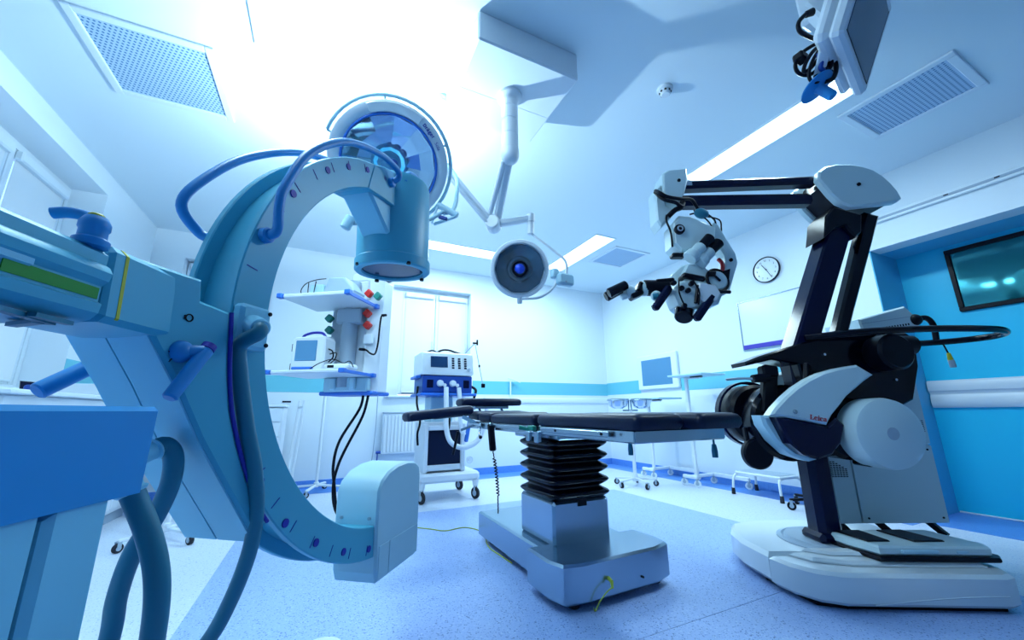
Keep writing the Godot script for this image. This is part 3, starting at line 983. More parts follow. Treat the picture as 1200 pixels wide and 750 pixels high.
# ------------------------------------------------------------------ operating microscope
func surgical_microscope():
	var ya := deg_to_rad(YAW)
	var org := Vector3(cos(ya), 0, sin(ya)) * 1.9 + Vector3(sin(ya), 0, -cos(ya)) * 2.55
	var t := thing("surgical_microscope", "white floor-standing surgical microscope with black masts and folded optics head", "microscope", org, -ya)
	# local coordinates: x sideways, y up, depth counts backwards from the front of the room
	var lf := Transform3D(Basis(Vector3(1, 0, 0), Vector3(0, 1, 0), Vector3(0, 0, -1)), Vector3(-1.9, 0, 2.55))
	lf = Transform3D(Basis.IDENTITY, Vector3(-1.9, 0, 0))
	var D := func(d: float) -> float: return 2.55 - d
	var plan := Transform3D(Basis(Vector3(1, 0, 0), Vector3(0, 0, -1), Vector3(0, 1, 0)), Vector3(-1.9, 0, 2.55))  # (across, depth) drawn out upwards
	# base
	var b := MB.new(plan)
	b.prism([Vector2(1.40, 2.385), Vector2(1.385, 2.62), Vector2(1.42, 2.80), Vector2(1.52, 2.97), Vector2(1.70, 3.05), Vector2(2.36, 3.05), Vector2(2.46, 2.95), Vector2(2.46, 2.385)], 0.03, 0.178, 0.022)
	var rear := part(t, "base_rear", b, M.white_gloss, "glossy white rear half of the base")
	b = MB.new(plan)
	b.prism([Vector2(1.40, 2.38), Vector2(1.43, 2.26), Vector2(1.50, 2.165), Vector2(1.60, 2.12), Vector2(2.34, 2.08), Vector2(2.40, 2.10), Vector2(2.44, 2.18), Vector2(2.46, 2.38)], 0.025, 0.168, 0.016)
	var front := part(t, "base_front", b, M.white_gloss, "glossy white front half of the base")
	b = MB.new(plan)
	b.prism([Vector2(1.50, 2.372), Vector2(1.56, 2.27), Vector2(1.72, 2.21), Vector2(2.36, 2.17), Vector2(2.42, 2.372)], 0.160, 0.188, 0.018)
	b.prism([Vector2(1.58, 2.372), Vector2(1.68, 2.30), Vector2(2.30, 2.25), Vector2(2.40, 2.372)], 0.18, 0.205, 0.014)
	part(front, "base_shoulder", b, M.white_gloss, "raised shoulder of the base")
	b = MB.new(plan)
	b.prism([Vector2(1.44, 2.5), Vector2(1.5, 2.2), Vector2(1.62, 2.16), Vector2(2.35, 2.12), Vector2(2.42, 2.3), Vector2(2.42, 2.9), Vector2(1.6, 2.95)], 0.003, 0.03)
	part(t, "base_underside", b, M.black)
	b = MB.new(lf)
	var cl := []
	for i in 13:
		var f := i / 12.0
		cl.append(Vector3(lerpf(1.72, 2.33, f), 0.035 + 0.045 * sin(f * PI * 0.5), D.call(lerpf(2.1135, 2.0805, f))))
	b.tube(cl, 0.003, 6)
	part(front, "bumper_lip", b, M.white_gloss)
	b = MB.new(lf)
	b.lathe(Vector3(1.90, 0.176, D.call(2.58)), Vector3.UP, [Vector2(0, 0), Vector2(0.27, 0), Vector2(0.27, 0.008), Vector2(0.245, 0.014), Vector2(0.235, 0.004), Vector2(0.225, 0.022), Vector2(0, 0.024)], 40)
	part(t, "turntable", b, M.grey, "grey swivel ring")
	# column
	b = MB.new(lf)
	b.span(Vector3(1.775, 0.195, D.call(2.60)), Vector3(1.915, 1.30, D.call(2.46)), 0.03)
	b.span(Vector3(1.755, 0.19, D.call(2.62)), Vector3(1.95, 0.25, D.call(2.44)), 0.02)
	part(t, "column", b, M.navy, "dark column")
	# electronics cabinet
	b = MB.new(lf)
	b.prism([Vector2(1.99, 0.255), Vector2(2.69, 0.255), Vector2(2.69, 1.24), Vector2(1.99, 1.24)], D.call(2.75), D.call(2.63), 0.008)
	b.span(Vector3(2.24, 0.255, D.call(3.0)), Vector3(2.688, 1.238, D.call(2.74)), 0.01)
	var cab := part(t, "electronics_cabinet", b, M.scope, "tall pale electronics cabinet")
	for r in [[1.995, 2.145, 0.26, 1.235], [2.155, 2.685, 0.26, 0.715], [2.155, 2.685, 0.725, 1.235]]:
		b = MB.new(lf)
		b.span(Vector3(r[0], r[2], D.call(2.632)), Vector3(r[1], r[3], D.call(2.615)), 0.004)
		part(cab, "front_panel", b, M.scope)
	b = MB.new(lf)
	for i in 9:
		for j in 6:
			if i + j < 10:
				b.span(Vector3(2.01 + j * 0.018, 0.53 + i * 0.011, D.call(2.618)), Vector3(2.022 + j * 0.018, 0.536 + i * 0.011, D.call(2.6125)))
	for i in 7:
		for j in 3:
			b.span(Vector3(2.62 + j * 0.017, 0.80 + i * 0.011, D.call(2.618)), Vector3(2.632 + j * 0.017, 0.805 + i * 0.011, D.call(2.6135)))
	part(cab, "vent_slots", b, M.black).set_meta("kind", "stuff")
	b = MB.new(lf)
	for p in [Vector2(2.19, 0.29), Vector2(2.65, 0.29), Vector2(2.65, 0.69), Vector2(2.65, 0.76), Vector2(2.19, 0.69)]:
		b.cyl(Vector3(p.x, p.y, D.call(2.618)), Vector3(p.x, p.y, D.call(2.611)), 0.006, -1, 10)
	part(cab, "screw", b, M.black)
	b = MB.new(lf)
	for xx in [2.05, 2.30, 2.62]:
		b = MB.new(lf)
		b.bar(Vector3(xx, 0.26, D.call(2.70)), Vector3(xx + 0.03, 0.185, D.call(2.62)), 0.03, 0.03)
		part(cab, "support", b, M.black)
	# foot switch tray
	b = MB.new(plan)
	b.prism([Vector2(1.80, 2.50), Vector2(1.86, 2.20), Vector2(2.44, 2.17), Vector2(2.49, 2.22), Vector2(2.42, 2.50)], 0.19, 0.212, 0.006)
	var pedal := part(t, "foot_switch", b, M.black, "foot switch tray")
	b = MB.new(plan)
	b.prism([Vector2(1.82, 2.50), Vector2(1.83, 2.38), Vector2(1.88, 2.22), Vector2(2.42, 2.19), Vector2(2.45, 2.24), Vector2(2.40, 2.50)], 0.212, 0.258, 0.010)
	var sh := part(pedal, "shell", b, M.scope)
	b = MB.new(plan)
	b.prism([Vector2(1.855, 2.475), Vector2(1.88, 2.285), Vector2(2.00, 2.285), Vector2(2.00, 2.475)], 0.255, 0.266, 0.004)
	b.prism([Vector2(2.10, 2.475), Vector2(2.12, 2.275), Vector2(2.28, 2.275), Vector2(2.24, 2.475)], 0.255, 0.266, 0.004)
	part(pedal, "tread", b, M.black, "black treads")
	b = MB.new(lf)
	b.span(Vector3(1.98, 0.222, D.call(2.23)), Vector3(2.17, 0.243, D.call(2.2005)), 0.006)
	b.span(Vector3(2.25, 0.222, D.call(2.23)), Vector3(2.33, 0.243, D.call(2.196)), 0.006)
	part(pedal, "window", b, M.tube_grey)
	# dark swing body
	b = MB.new(lf)
	b.prism([Vector2(1.455, 1.240), Vector2(1.55, 1.275), Vector2(1.70, 1.32), Vector2(1.85, 1.362), Vector2(2.05, 1.395), Vector2(2.30, 1.415), Vector2(2.50, 1.415), Vector2(2.55, 1.38), Vector2(2.53, 1.20), Vector2(2.45, 1.0), Vector2(2.30, 0.93), Vector2(1.95, 0.93), Vector2(1.80, 1.0), Vector2(1.78, 1.22), Vector2(1.62, 1.25), Vector2(1.46, 1.215)], D.call(2.60), D.call(2.42), 0.01)
	var body := part(t, "swing_body", b, M.black_gloss, "dark swing body of the stand")
	b = MB.new(lf)
	b.cyl(Vector3(2.30, 1.28, D.call(2.50)), Vector3(2.30, 1.28, D.call(2.30)), 0.11, -1, 28, 0.015)
	b.cyl(Vector3(2.28, 1.34, D.call(2.40)), Vector3(2.5, 1.33, D.call(2.40)), 0.06, -1, 20, 0.01)
	part(body, "drive_drum", b, M.black)
	b = MB.new(lf)
	for p in [Vector2(1.95, 1.28), Vector2(2.36, 1.12)]:
		b = MB.new(lf)
		b.cyl(Vector3(p.x, p.y, D.call(2.42)), Vector3(p.x, p.y, D.call(2.41)), 0.008, -1, 10)
		part(body, "screw", b, M.chrome)
	b = MB.new(lf)
	b.bar(Vector3(1.64, 1.22, D.call(2.48)), Vector3(1.58, 0.92, D.call(2.48)), 0.05, 0.09, 0.01)
	b.bar(Vector3(1.82, 1.22, D.call(2.40)), Vector3(1.76, 1.05, D.call(2.36)), 0.03, 0.05, 0.006)
	b.bar(Vector3(1.56, 1.18, D.call(2.46)), Vector3(1.66, 1.18, D.call(2.46)), 0.07, 0.07, 0.01)
	b.cyl(Vector3(1.50, 1.135, D.call(2.45)), Vector3(1.60, 1.145, D.call(2.45)), 0.025, 0.03, 16)
	part(body, "link", b, M.black)
	b = MB.new(lf)
	b.tube([Vector3(1.36, 1.135, D.call(2.5)), Vector3(1.43, 1.14, D.call(2.48)), Vector3(1.51, 1.135, D.call(2.45))], 0.008, 8)
	part(body, "lever", b, M.grey)
	# wing covers
	var wing := [Vector2(1.462, 0.915), Vector2(1.50, 0.958), Vector2(1.57, 1.02), Vector2(1.64, 1.072), Vector2(1.72, 1.118), Vector2(1.805, 1.155), Vector2(1.91, 1.182), Vector2(2.015, 1.198), Vector2(2.10, 1.14), Vector2(2.04, 1.105), Vector2(1.985, 1.065), Vector2(1.92, 1.02), Vector2(1.87, 0.968), Vector2(1.815, 0.915), Vector2(1.775, 0.86), Vector2(1.66, 0.885), Vector2(1.554, 0.905)]
	b = MB.new(lf)
	b.prism(wing, D.call(2.35), D.call(2.27), 0.012)
	var wg := part(t, "wing_cover", b, M.scope, "curved pale wing cover")
	b = MB.new(lf)
	b.cyl(Vector3(1.602, 0.935, D.call(2.272)), Vector3(1.602, 0.935, D.call(2.26)), 0.012, -1, 14, 0.003)
	part(wg, "bolt", b, M.steel)
	lettering(wg, "maker_name", "Leica", 0.026, Transform3D(Basis(Vector3(0, 0, 1), deg_to_rad(-10)), Vector3(1.728 - 1.9, 0.897, D.call(2.2685))), M.ruby, "Droid Serif", true, true)
	b = MB.new(lf)
	var pod := [Vector2(1.50, 0.905), Vector2(1.56, 0.90), Vector2(1.78, 0.855), Vector2(1.84, 0.90), Vector2(1.88, 0.86), Vector2(1.84, 0.76), Vector2(1.78, 0.70), Vector2(1.70, 0.675), Vector2(1.62, 0.70), Vector2(1.555, 0.76)]
	b.prism(pod, D.call(2.36), D.call(2.275), 0.012)
	part(t, "pod_cover", b, M.navy, "dark rounded pod below the wing cover")
	b = MB.new(lf)
	b.prism([Vector2(1.462, 0.915), Vector2(1.47, 0.86), Vector2(1.52, 0.77), Vector2(1.60, 0.69), Vector2(1.70, 0.655), Vector2(1.80, 0.68), Vector2(1.86, 0.75), Vector2(1.80, 0.90)], D.call(2.47), D.call(2.35), 0.015)
	part(t, "pod_ring", b, M.tube_grey)
	b = MB.new(lf)
	b.cyl(Vector3(1.70, 0.87, D.call(2.60)), Vector3(1.70, 0.87, D.call(2.47)), 0.23, -1, 36, 0.02)
	b.cyl(Vector3(1.95, 0.84, D.call(2.50)), Vector3(1.95, 0.84, D.call(2.34)), 0.18, -1, 32, 0.02)
	b.span(Vector3(1.99, 0.63, D.call(2.42)), Vector3(2.08, 0.665, D.call(2.30)), 0.008)
	part(t, "pivot_drum", b, M.black_gloss)
	b = MB.new(lf)
	for p in [Vector2(1.855, 0.95), Vector2(1.89, 0.985)]:
		b.cyl(Vector3(p.x, p.y, D.call(2.345)), Vector3(p.x, p.y, D.call(2.32)), 0.012, -1, 12)
	part(t, "bolt", b, M.chrome)
	# balance drum at the front
	b = MB.new(lf)
	b.lathe(Vector3(2.06, 0.815, D.call(2.36)), Vector3(0, 0, 1), [Vector2(0, 0), Vector2(0.175, 0), Vector2(0.19, 0.02), Vector2(0.192, 0.13), Vector2(0.185, 0.155), Vector2(0.165, 0.165), Vector2(0, 0.168)], 56)
	var dr := part(t, "balance_drum", b, M.scope, "large pale round drum")
	b = MB.new(lf)
	b.cyl(Vector3(2.06, 0.815, D.call(2.194)), Vector3(2.06, 0.815, D.call(2.189)), 0.033, -1, 28, 0.002)
	part(dr, "hub_cap", b, M.grey)
	# matching wing and drum on the far side
	b = MB.new(lf)
	var far := []
	for v in wing:
		far.append(Vector2(v.x + 0.04, v.y + 0.03))
	b.prism(far, D.call(2.84), D.call(2.76), 0.012)
	part(t, "wing_cover", b, M.scope, "curved pale wing cover")
	b = MB.new(lf)
	b.cyl(Vector3(1.62, 0.92, D.call(2.80)), Vector3(1.62, 0.92, D.call(2.62)), 0.19, -1, 36, 0.02)
	part(t, "pivot_drum", b, M.black)
	b = MB.new(lf)
	b.lathe(Vector3(1.60, 0.92, D.call(2.74)), Vector3(0, 0, 1), [Vector2(0.20, 0), Vector2(0.215, 0), Vector2(0.215, 0.05), Vector2(0.20, 0.05)], 36)
	part(t, "drum_ring", b, M.navy)
	# small round mirror
	b = MB.new(lf)
	b.bar(Vector3(1.46, 0.84, D.call(2.54)), Vector3(1.455, 0.70, D.call(2.52)), 0.035, 0.025, 0.006)
	b.cyl(Vector3(1.50, 0.685, D.call(2.54)), Vector3(1.50, 0.685, D.call(2.49)), 0.092, -1, 36, 0.01)
	part(t, "round_brake", b, M.black)
	# masts
	b = MB.new(lf)
	b.prism([Vector2(1.775, 1.325), Vector2(1.945, 1.345), Vector2(2.355, 2.20), Vector2(2.155, 2.13)], D.call(2.57), D.call(2.43), 0.012)
	var mast := part(t, "main_mast", b, M.navy, "thick dark mast")
	b = MB.new(lf)
	b.prism([Vector2(2.09, 2.06), Vector2(2.13, 2.22), Vector2(2.20, 2.29), Vector2(2.38, 2.23), Vector2(2.35, 2.10), Vector2(2.30, 2.06), Vector2(2.25, 2.15), Vector2(2.18, 2.13)], D.call(2.58), D.call(2.40), 0.01)
	part(mast, "clamp", b, M.black)
	b = MB.new(lf)
	b.prism([Vector2(2.07, 1.36), Vector2(2.165, 1.38), Vector2(2.575, 2.26), Vector2(2.478, 2.29)], D.call(2.55), D.call(2.47), 0.015)
	part(t, "tie_rod", b, M.black_gloss, "slim dark tie rod")
	# top head
	var head := [Vector2(2.10, 2.478), Vector2(2.115, 2.535), Vector2(2.16, 2.572), Vector2(2.25, 2.592), Vector2(2.345, 2.591), Vector2(2.42, 2.575), Vector2(2.488, 2.548), Vector2(2.545, 2.50), Vector2(2.586, 2.446), Vector2(2.62, 2.385), Vector2(2.636, 2.326), Vector2(2.60, 2.30), Vector2(2.53, 2.290), Vector2(2.279, 2.265), Vector2(2.21, 2.30), Vector2(2.165, 2.36)]
	b = MB.new(lf)
	b.prism(head, D.call(2.42), D.call(2.36), 0.012)
	var th := part(t, "head_cover", b, M.scope, "pale rounded cover on top of the masts")
	b = MB.new(lf)
	b.cyl(Vector3(2.36, 2.43, D.call(2.362)), Vector3(2.36, 2.43, D.call(2.352)), 0.012, -1, 14)
	part(th, "bolt", b, M.black)
	b = MB.new(lf)
	b.prism(head, D.call(2.66), D.call(2.60), 0.012)
	part(t, "head_cover", b, M.scope, "pale rounded cover on top of the masts")
	b = MB.new(lf)
	b.prism([Vector2(2.14, 2.44), Vector2(2.18, 2.53), Vector2(2.45, 2.53), Vector2(2.57, 2.40), Vector2(2.58, 2.31), Vector2(2.25, 2.29)], D.call(2.60), D.call(2.42))
	part(t, "head_core", b, M.black)
	# long arms
	b = MB.new(lf)
	b.bar(Vector3(1.18, 2.487, D.call(2.47)), Vector3(2.16, 2.518, D.call(2.47)), 0.09, 0.062, 0.015)
	part(t, "upper_arm", b, M.navy, "dark upper parallel arm")
	b = MB.new(lf)
	b.bar(Vector3(1.12, 2.366, D.call(2.47)), Vector3(2.10, 2.372, D.call(2.47)), 0.10, 0.080, 0.02)
	part(t, "lower_arm", b, M.navy, "dark lower parallel arm")
	b = MB.new(lf)
	b.span(Vector3(1.225, 2.475, D.call(2.424)), Vector3(1.265, 2.505, D.call(2.421)))
	part(t, "type_plate", b, M.grey)
	# end of the arm
	b = MB.new(lf)
	b.prism([Vector2(1.05, 2.545), Vector2(1.10, 2.572), Vector2(1.222, 2.583), Vector2(1.222, 2.50), Vector2(1.19, 2.40), Vector2(1.145, 2.32), Vector2(1.06, 2.325), Vector2(1.04, 2.40)], D.call(2.55), D.call(2.38), 0.012)
	var end := part(t, "arm_end_cover", b, M.scope, "pale cover at the arm's free end")
	b = MB.new(lf)
	b.prism([Vector2(0.99, 2.43), Vector2(1.04, 2.47), Vector2(1.06, 2.31), Vector2(1.13, 2.27), Vector2(1.06, 2.20), Vector2(1.01, 2.15), Vector2(0.985, 2.20)], D.call(2.54), D.call(2.40), 0.012)
	part(end, "lower_cover", b, M.scope)
	b = MB.new(lf)
	b.cyl(Vector3(1.155, 2.485, D.call(2.383)), Vector3(1.155, 2.485, D.call(2.374)), 0.012, -1, 12)
	part(end, "bolt", b, M.black)
	b = MB.new(lf)
	b.tube([Vector3(0.995, 2.42, D.call(2.40)), Vector3(1.00, 2.385, D.call(2.36)), Vector3(1.05, 2.345, D.call(2.35)), Vector3(1.13, 2.335, D.call(2.36)), Vector3(1.22, 2.355, D.call(2.40)), Vector3(1.26, 2.34, D.call(2.42)), Vector3(1.30, 2.27, D.call(2.44))], 0.012, 8)
	b.tube([Vector3(0.99, 2.41, D.call(2.40)), Vector3(1.03, 2.33, D.call(2.36)), Vector3(1.10, 2.30, D.call(2.35)), Vector3(1.15, 2.28, D.call(2.37)), Vector3(1.18, 2.33, D.call(2.40))], 0.012, 8)
	b.tube([Vector3(1.06, 2.22, D.call(2.39)), Vector3(1.10, 2.255, D.call(2.37)), Vector3(1.16, 2.29, D.call(2.39)), Vector3(1.17, 2.34, D.call(2.42))], 0.018, 8)
	b.tube([Vector3(1.05, 2.23, D.call(2.39)), Vector3(1.04, 2.18, D.call(2.38)), Vector3(1.06, 2.10, D.call(2.38)), Vector3(1.065, 2.0, D.call(2.39))], 0.007, 8)
	b.tube([Vector3(1.22, 2.25, D.call(2.42)), Vector3(1.30, 2.255, D.call(2.40)), Vector3(1.37, 2.225, D.call(2.42)), Vector3(1.40, 2.20, D.call(2.44)), Vector3(1.395, 2.13, D.call(2.44))], 0.006, 8)
	b.tube([Vector3(1.24, 2.27, D.call(2.40)), Vector3(1.32, 2.20, D.call(2.40)), Vector3(1.36, 2.16, D.call(2.42))], 0.005, 8)
	b.tube([Vector3(1.30, 2.24, D.call(2.42)), Vector3(1.42, 2.215, D.call(2.43)), Vector3(1.44, 2.16, D.call(2.45)), Vector3(1.43, 2.10, D.call(2.45))], 0.005, 8)
	part(end, "cable", b, M.black, "bundle of black cables")
	b = MB.new(lf)
	b.ball(Vector3(1.29, 2.245, D.call(2.40)), 0.035, Vector3(1, -0.3, 0), 1.4)
	part(end, "cable_clip", b, M.hose)
	# optics head
	b = MB.new(lf)
	b.prism([Vector2(1.08, 2.17), Vector2(1.13, 2.225), Vector2(1.21, 2.22), Vector2(1.37, 2.135), Vector2(1.355, 2.05), Vector2(1.27, 1.965), Vector2(1.12, 1.965), Vector2(1.075, 2.02)], D.call(2.55), D.call(2.38), 0.015)
	var opt := part(t, "optics_block", b, M.scope, "pale optics block")
	b = MB.new(lf)
	b.cyl(Vector3(1.115, 2.115, D.call(2.384)), Vector3(1.115, 2.115, D.call(2.355)), 0.034, -1, 20, 0.006)
	part(opt, "knob", b, M.black)
	b = MB.new(lf)
	b.torus(Vector3(1.115, 2.115, D.call(2.354)), Vector3(0, 0, 1), 0.016, 0.005, 18, 8)
	part(opt, "knob_ring", b, M.grey)
	b = MB.new(lf)
	b.box(Vector3(1.115, 1.955, D.call(2.44)), Vector3(0.09, 0.03, 0.06), 0.008)
	b.span(Vector3(1.25, 1.975, D.call(2.40)), Vector3(1.33, 1.99, D.call(2.374)))
	part(opt, "dark_inset", b, M.black)
	b = MB.new(lf)
	b.prism([Vector2(1.33, 2.12), Vector2(1.385, 2.195), Vector2(1.41, 2.175), Vector2(1.50, 1.965), Vector2(1.505, 1.90), Vector2(1.42, 1.695), Vector2(1.375, 1.675), Vector2(1.33, 1.70), Vector2(1.345, 1.745), Vector2(1.425, 1.91), Vector2(1.425, 1.95), Vector2(1.36, 2.09)], D.call(2.52), D.call(2.42), 0.012)
	var yoke := part(t, "yoke", b, M.scope, "pale bent carrier")
	b = MB.new(lf)
	b.cyl(Vector3(1.455, 1.915, D.call(2.422)), Vector3(1.455, 1.915, D.call(2.412)), 0.012, -1, 12)
	part(yoke, "bolt", b, M.black)
	b = MB.new(lf)
	b.tube([Vector3(1.385, 1.93, D.call(2.44)), Vector3(1.395, 1.89, D.call(2.42)), Vector3(1.375, 1.83, D.call(2.40)), Vector3(1.335, 1.79, D.call(2.40))], 0.013, 10)
	part(yoke, "sleeve", b, M.ruby, "dark red sleeve")
	for q in [[1.300, 2.045, 2.345], [1.362, 2.018, 2.36]]:
		b = MB.new(lf)
		var ea := Vector3(q[0], q[1], D.call(q[2]))
		var ed := Vector3(-0.067, -0.064, 0.0)
		b.cyl(ea, ea + ed * 1.05, 0.035, 0.031, 20, 0.006)
		var ep := part(t, "eyepiece", b, M.black, "dark eyepiece")
		b = MB.new(lf)
		b.cyl(ea + ed, ea + ed * 1.75, 0.040, 0.038, 20, 0.005)
		b.cyl(ea + ed * 1.7, ea + ed * 2.3, 0.046, 0.050, 20, 0.006)
		part(ep, "barrel", b, M.scope)
	b = MB.new(lf)
	b.prism([Vector2(1.10, 1.80), Vector2(1.15, 1.88), Vector2(1.24, 1.87), Vector2(1.32, 1.80), Vector2(1.27, 1.74), Vector2(1.15, 1.73)], D.call(2.54), D.call(2.38), 0.01)
	b.cyl(Vector3(1.115, 1.865, D.call(2.47)), Vector3(1.16, 1.80, D.call(2.46)), 0.06, -1, 24, 0.01)
	part(t, "binocular_tube", b, M.scope)
	b = MB.new(lf)
	b.bar(Vector3(1.10, 1.795, D.call(2.40)), Vector3(1.24, 1.765, D.call(2.40)), 0.09, 0.035, 0.008)
	b.cyl(Vector3(1.26, 1.80, D.call(2.36)), Vector3(1.30, 1.79, D.call(2.34)), 0.018, -1, 12)
	part(t, "dovetail", b, M.black)
	b = MB.new(lf)
	b.prism([Vector2(1.03, 1.70), Vector2(1.08, 1.755), Vector2(1.20, 1.76), Vector2(1.31, 1.735), Vector2(1.34, 1.66), Vector2(1.31, 1.60), Vector2(1.22, 1.575), Vector2(1.10, 1.560), Vector2(1.055, 1.60)], D.call(2.54), D.call(2.36), 0.015)
	var opc := part(t, "optics_carrier", b, M.scope, "pale optics carrier with dark knobs")
	b = MB.new(lf)
	for p in [Vector2(1.075, 1.70), Vector2(1.115, 1.685), Vector2(1.14, 1.73), Vector2(1.08, 1.585), Vector2(1.03, 1.735)]:
		b = MB.new(lf)
		b.cyl(Vector3(p.x, p.y, D.call(2.365)), Vector3(p.x, p.y, D.call(2.335)), 0.016, -1, 14, 0.004)
		part(opc, "knob", b, M.black)
	b = MB.new(lf)
	b.cyl(Vector3(1.125, 1.60, D.call(2.44)), Vector3(1.085, 1.515, D.call(2.39)), 0.062, 0.055, 28, 0.008)
	part(opc, "objective_lens", b, M.black_gloss, "round dark objective lens")
	b = MB.new(lf)
	b.prism([Vector2(1.185, 1.735), Vector2(1.29, 1.715), Vector2(1.315, 1.66), Vector2(1.285, 1.615), Vector2(1.20, 1.60), Vector2(1.17, 1.66)], D.call(2.37), D.call(2.335), 0.008)
	part(opc, "side_cover", b, M.white, "small pale side cover")
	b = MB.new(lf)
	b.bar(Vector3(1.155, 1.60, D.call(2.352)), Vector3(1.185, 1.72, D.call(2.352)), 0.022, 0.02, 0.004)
	part(opc, "painted_gap", b, M.black)  # black bar added for the shade in the gap beside the cover
	b = MB.new(lf)
	b.tube([Vector3(1.06, 1.75, D.call(2.34)), Vector3(1.05, 1.66, D.call(2.33)), Vector3(1.08, 1.58, D.call(2.34))], 0.005, 8)
	b.tube([Vector3(1.15, 1.75, D.call(2.34)), Vector3(1.175, 1.67, D.call(2.33)), Vector3(1.165, 1.59, D.call(2.34))], 0.005, 8)
	part(opc, "cable", b, M.black)
	b = MB.new(lf)
	b.cyl(Vector3(1.325, 1.76, D.call(2.52)), Vector3(1.325, 1.76, D.call(2.37)), 0.07, -1, 28, 0.015)
	var jt := part(t, "joint", b, M.scope)
	b = MB.new(lf)
	b.torus(Vector3(1.325, 1.76, D.call(2.375)), Vector3(0.2, 0.1, 1), 0.075, 0.010, 30, 8)
	b.bar(Vector3(1.30, 1.79, D.call(2.362)), Vector3(1.335, 1.75, D.call(2.362)), 0.018, 0.012, 0.004)
	b.prism([Vector2(1.36, 1.82), Vector2(1.42, 1.84), Vector2(1.40, 1.76), Vector2(1.37, 1.74)], D.call(2.42), D.call(2.38))
	b.bar(Vector3(1.30, 1.68, D.call(2.36)), Vector3(1.39, 1.675, D.call(2.36)), 0.02, 0.022, 0.005)
	part(jt, "joint_ring", b, M.black)
	# second observer's tube pointing sideways
	b = MB.new(lf)
	b.cyl(Vector3(0.86, 1.735, D.call(2.44)), Vector3(1.03, 1.725, D.call(2.44)), 0.052, 0.058, 24, 0.01)
	b.bar(Vector3(0.775, 1.665, D.call(2.44)), Vector3(0.85, 1.70, D.call(2.44)), 0.09, 0.035, 0.008)
	b.bar(Vector3(0.82, 1.70, D.call(2.44)), Vector3(0.845, 1.765, D.call(2.44)), 0.10, 0.03, 0.008)
	b.bar(Vector3(0.94, 1.765, D.call(2.42)), Vector3(1.06, 1.775, D.call(2.42)), 0.05, 0.03, 0.006)
	var ob := part(t, "observer_tube", b, M.black, "dark side tube for a second observer")
	b = MB.new(lf)
	b.cyl(Vector3(0.74, 1.70, D.call(2.44)), Vector3(0.80, 1.71, D.call(2.44)), 0.038, 0.042, 20, 0.008)
	b.cyl(Vector3(0.845, 1.725, D.call(2.44)), Vector3(0.885, 1.73, D.call(2.44)), 0.05, -1, 22, 0.006)
	b.ball(Vector3(0.93, 1.665, D.call(2.40)), 0.035)
	b.cyl(Vector3(0.71, 1.665, D.call(2.42)), Vector3(0.745, 1.675, D.call(2.42)), 0.022, -1, 14, 0.005)
	part(ob, "joint_body", b, M.scope)
	for d in [2.40, 2.48]:
		b = MB.new(lf)
		b.cyl(Vector3(0.625, 1.685, D.call(d)), Vector3(0.745, 1.745, D.call(d)), 0.034, 0.030, 20, 0.006)
		part(ob, "eyepiece", b, M.black_gloss)
	b = MB.new(lf)
	b.cyl(Vector3(0.90, 1.655, D.call(2.38)), Vector3(0.935, 1.655, D.call(2.37)), 0.022, -1, 16, 0.005)
	part(ob, "knob", b, M.hose)
	for q in [[Vector2(1.005, 1.715), Vector2(0.885, 1.560)], [Vector2(1.27, 1.655), Vector2(1.135, 1.49)]]:
		b = MB.new(lf)
		b.bar(Vector3(q[0].x, q[0].y, D.call(2.36)), Vector3(q[1].x, q[1].y, D.call(2.34)), 0.05, 0.052, 0.014, Vector3(0, 0, 1))
		part(t, "hand_grip", b, M.navy, "dark hand grip")
	# push rail
	b = MB.new(lf)
	b.tube([Vector3(1.85, 1.385, D.call(2.42)), Vector3(2.15, 1.405, D.call(2.32)), Vector3(2.55, 1.415, D.call(2.30)), Vector3(2.90, 1.415, D.call(2.32)), Vector3(3.08, 1.41, D.call(2.38)), Vector3(3.16, 1.405, D.call(2.50)), Vector3(3.10, 1.40, D.call(2.62)), Vector3(2.90, 1.39, D.call(2.68)), Vector3(2.62, 1.38, D.call(2.66)), Vector3(2.45, 1.375, D.call(2.60))], 0.021, 12)
	var rail := part(t, "push_rail", b, M.black_gloss, "black looped push rail")
	b = MB.new(lf)
	b.cyl(Vector3(2.50, 1.36, D.call(2.63)), Vector3(2.66, 1.365, D.call(2.67)), 0.04, -1, 16, 0.008)
	b.cyl(Vector3(2.74, 1.385, D.call(2.67)), Vector3(2.80, 1.385, D.call(2.675)), 0.028, -1, 14, 0.005)
	part(rail, "rail_clamp", b, M.black)
	b = MB.new(lf)
	b.tube([Vector3(2.98, 1.385, D.call(2.66)), Vector3(2.985, 1.35, D.call(2.655)), Vector3(2.99, 1.31, D.call(2.65))], 0.005, 8)
	part(rail, "lead", b, M.black)
	b = MB.new(lf)
	b.cyl(Vector3(2.99, 1.315, D.call(2.65)), Vector3(2.995, 1.265, D.call(2.65)), 0.010, 0.015, 14, 0.002)
	part(rail, "connector", b, M.yellow, "yellow connector")
	b = MB.new(lf)
	b.cyl(Vector3(2.995, 1.268, D.call(2.65)), Vector3(3.0, 1.215, D.call(2.65)), 0.017, -1, 14, 0.004)
	part(rail, "plug", b, M.grey)
	# display unit behind
	var du := Transform3D(Basis(Vector3(0, 0, 1), deg_to_rad(8)), Vector3(2.70 - 1.9, 1.55, D.call(2.85)))
	b = MB.new(du)
	b.prism([Vector2(-0.23, -0.075), Vector2(0.17, -0.085), Vector2(0.20, -0.02), Vector2(0.13, 0.095), Vector2(-0.23, 0.05)], -0.16, 0.16, 0.01)
	var disp := part(t, "display_unit", b, M.scope, "pale slanted display unit")
	b = MB.new(du)
	for i in 16:
		b.span(Vector3(-0.20 + i * 0.020, -0.045, 0.158), Vector3(-0.19 + i * 0.020, -0.03, 0.1615))
	part(disp, "vent_slots", b, M.black).set_meta("kind", "stuff")
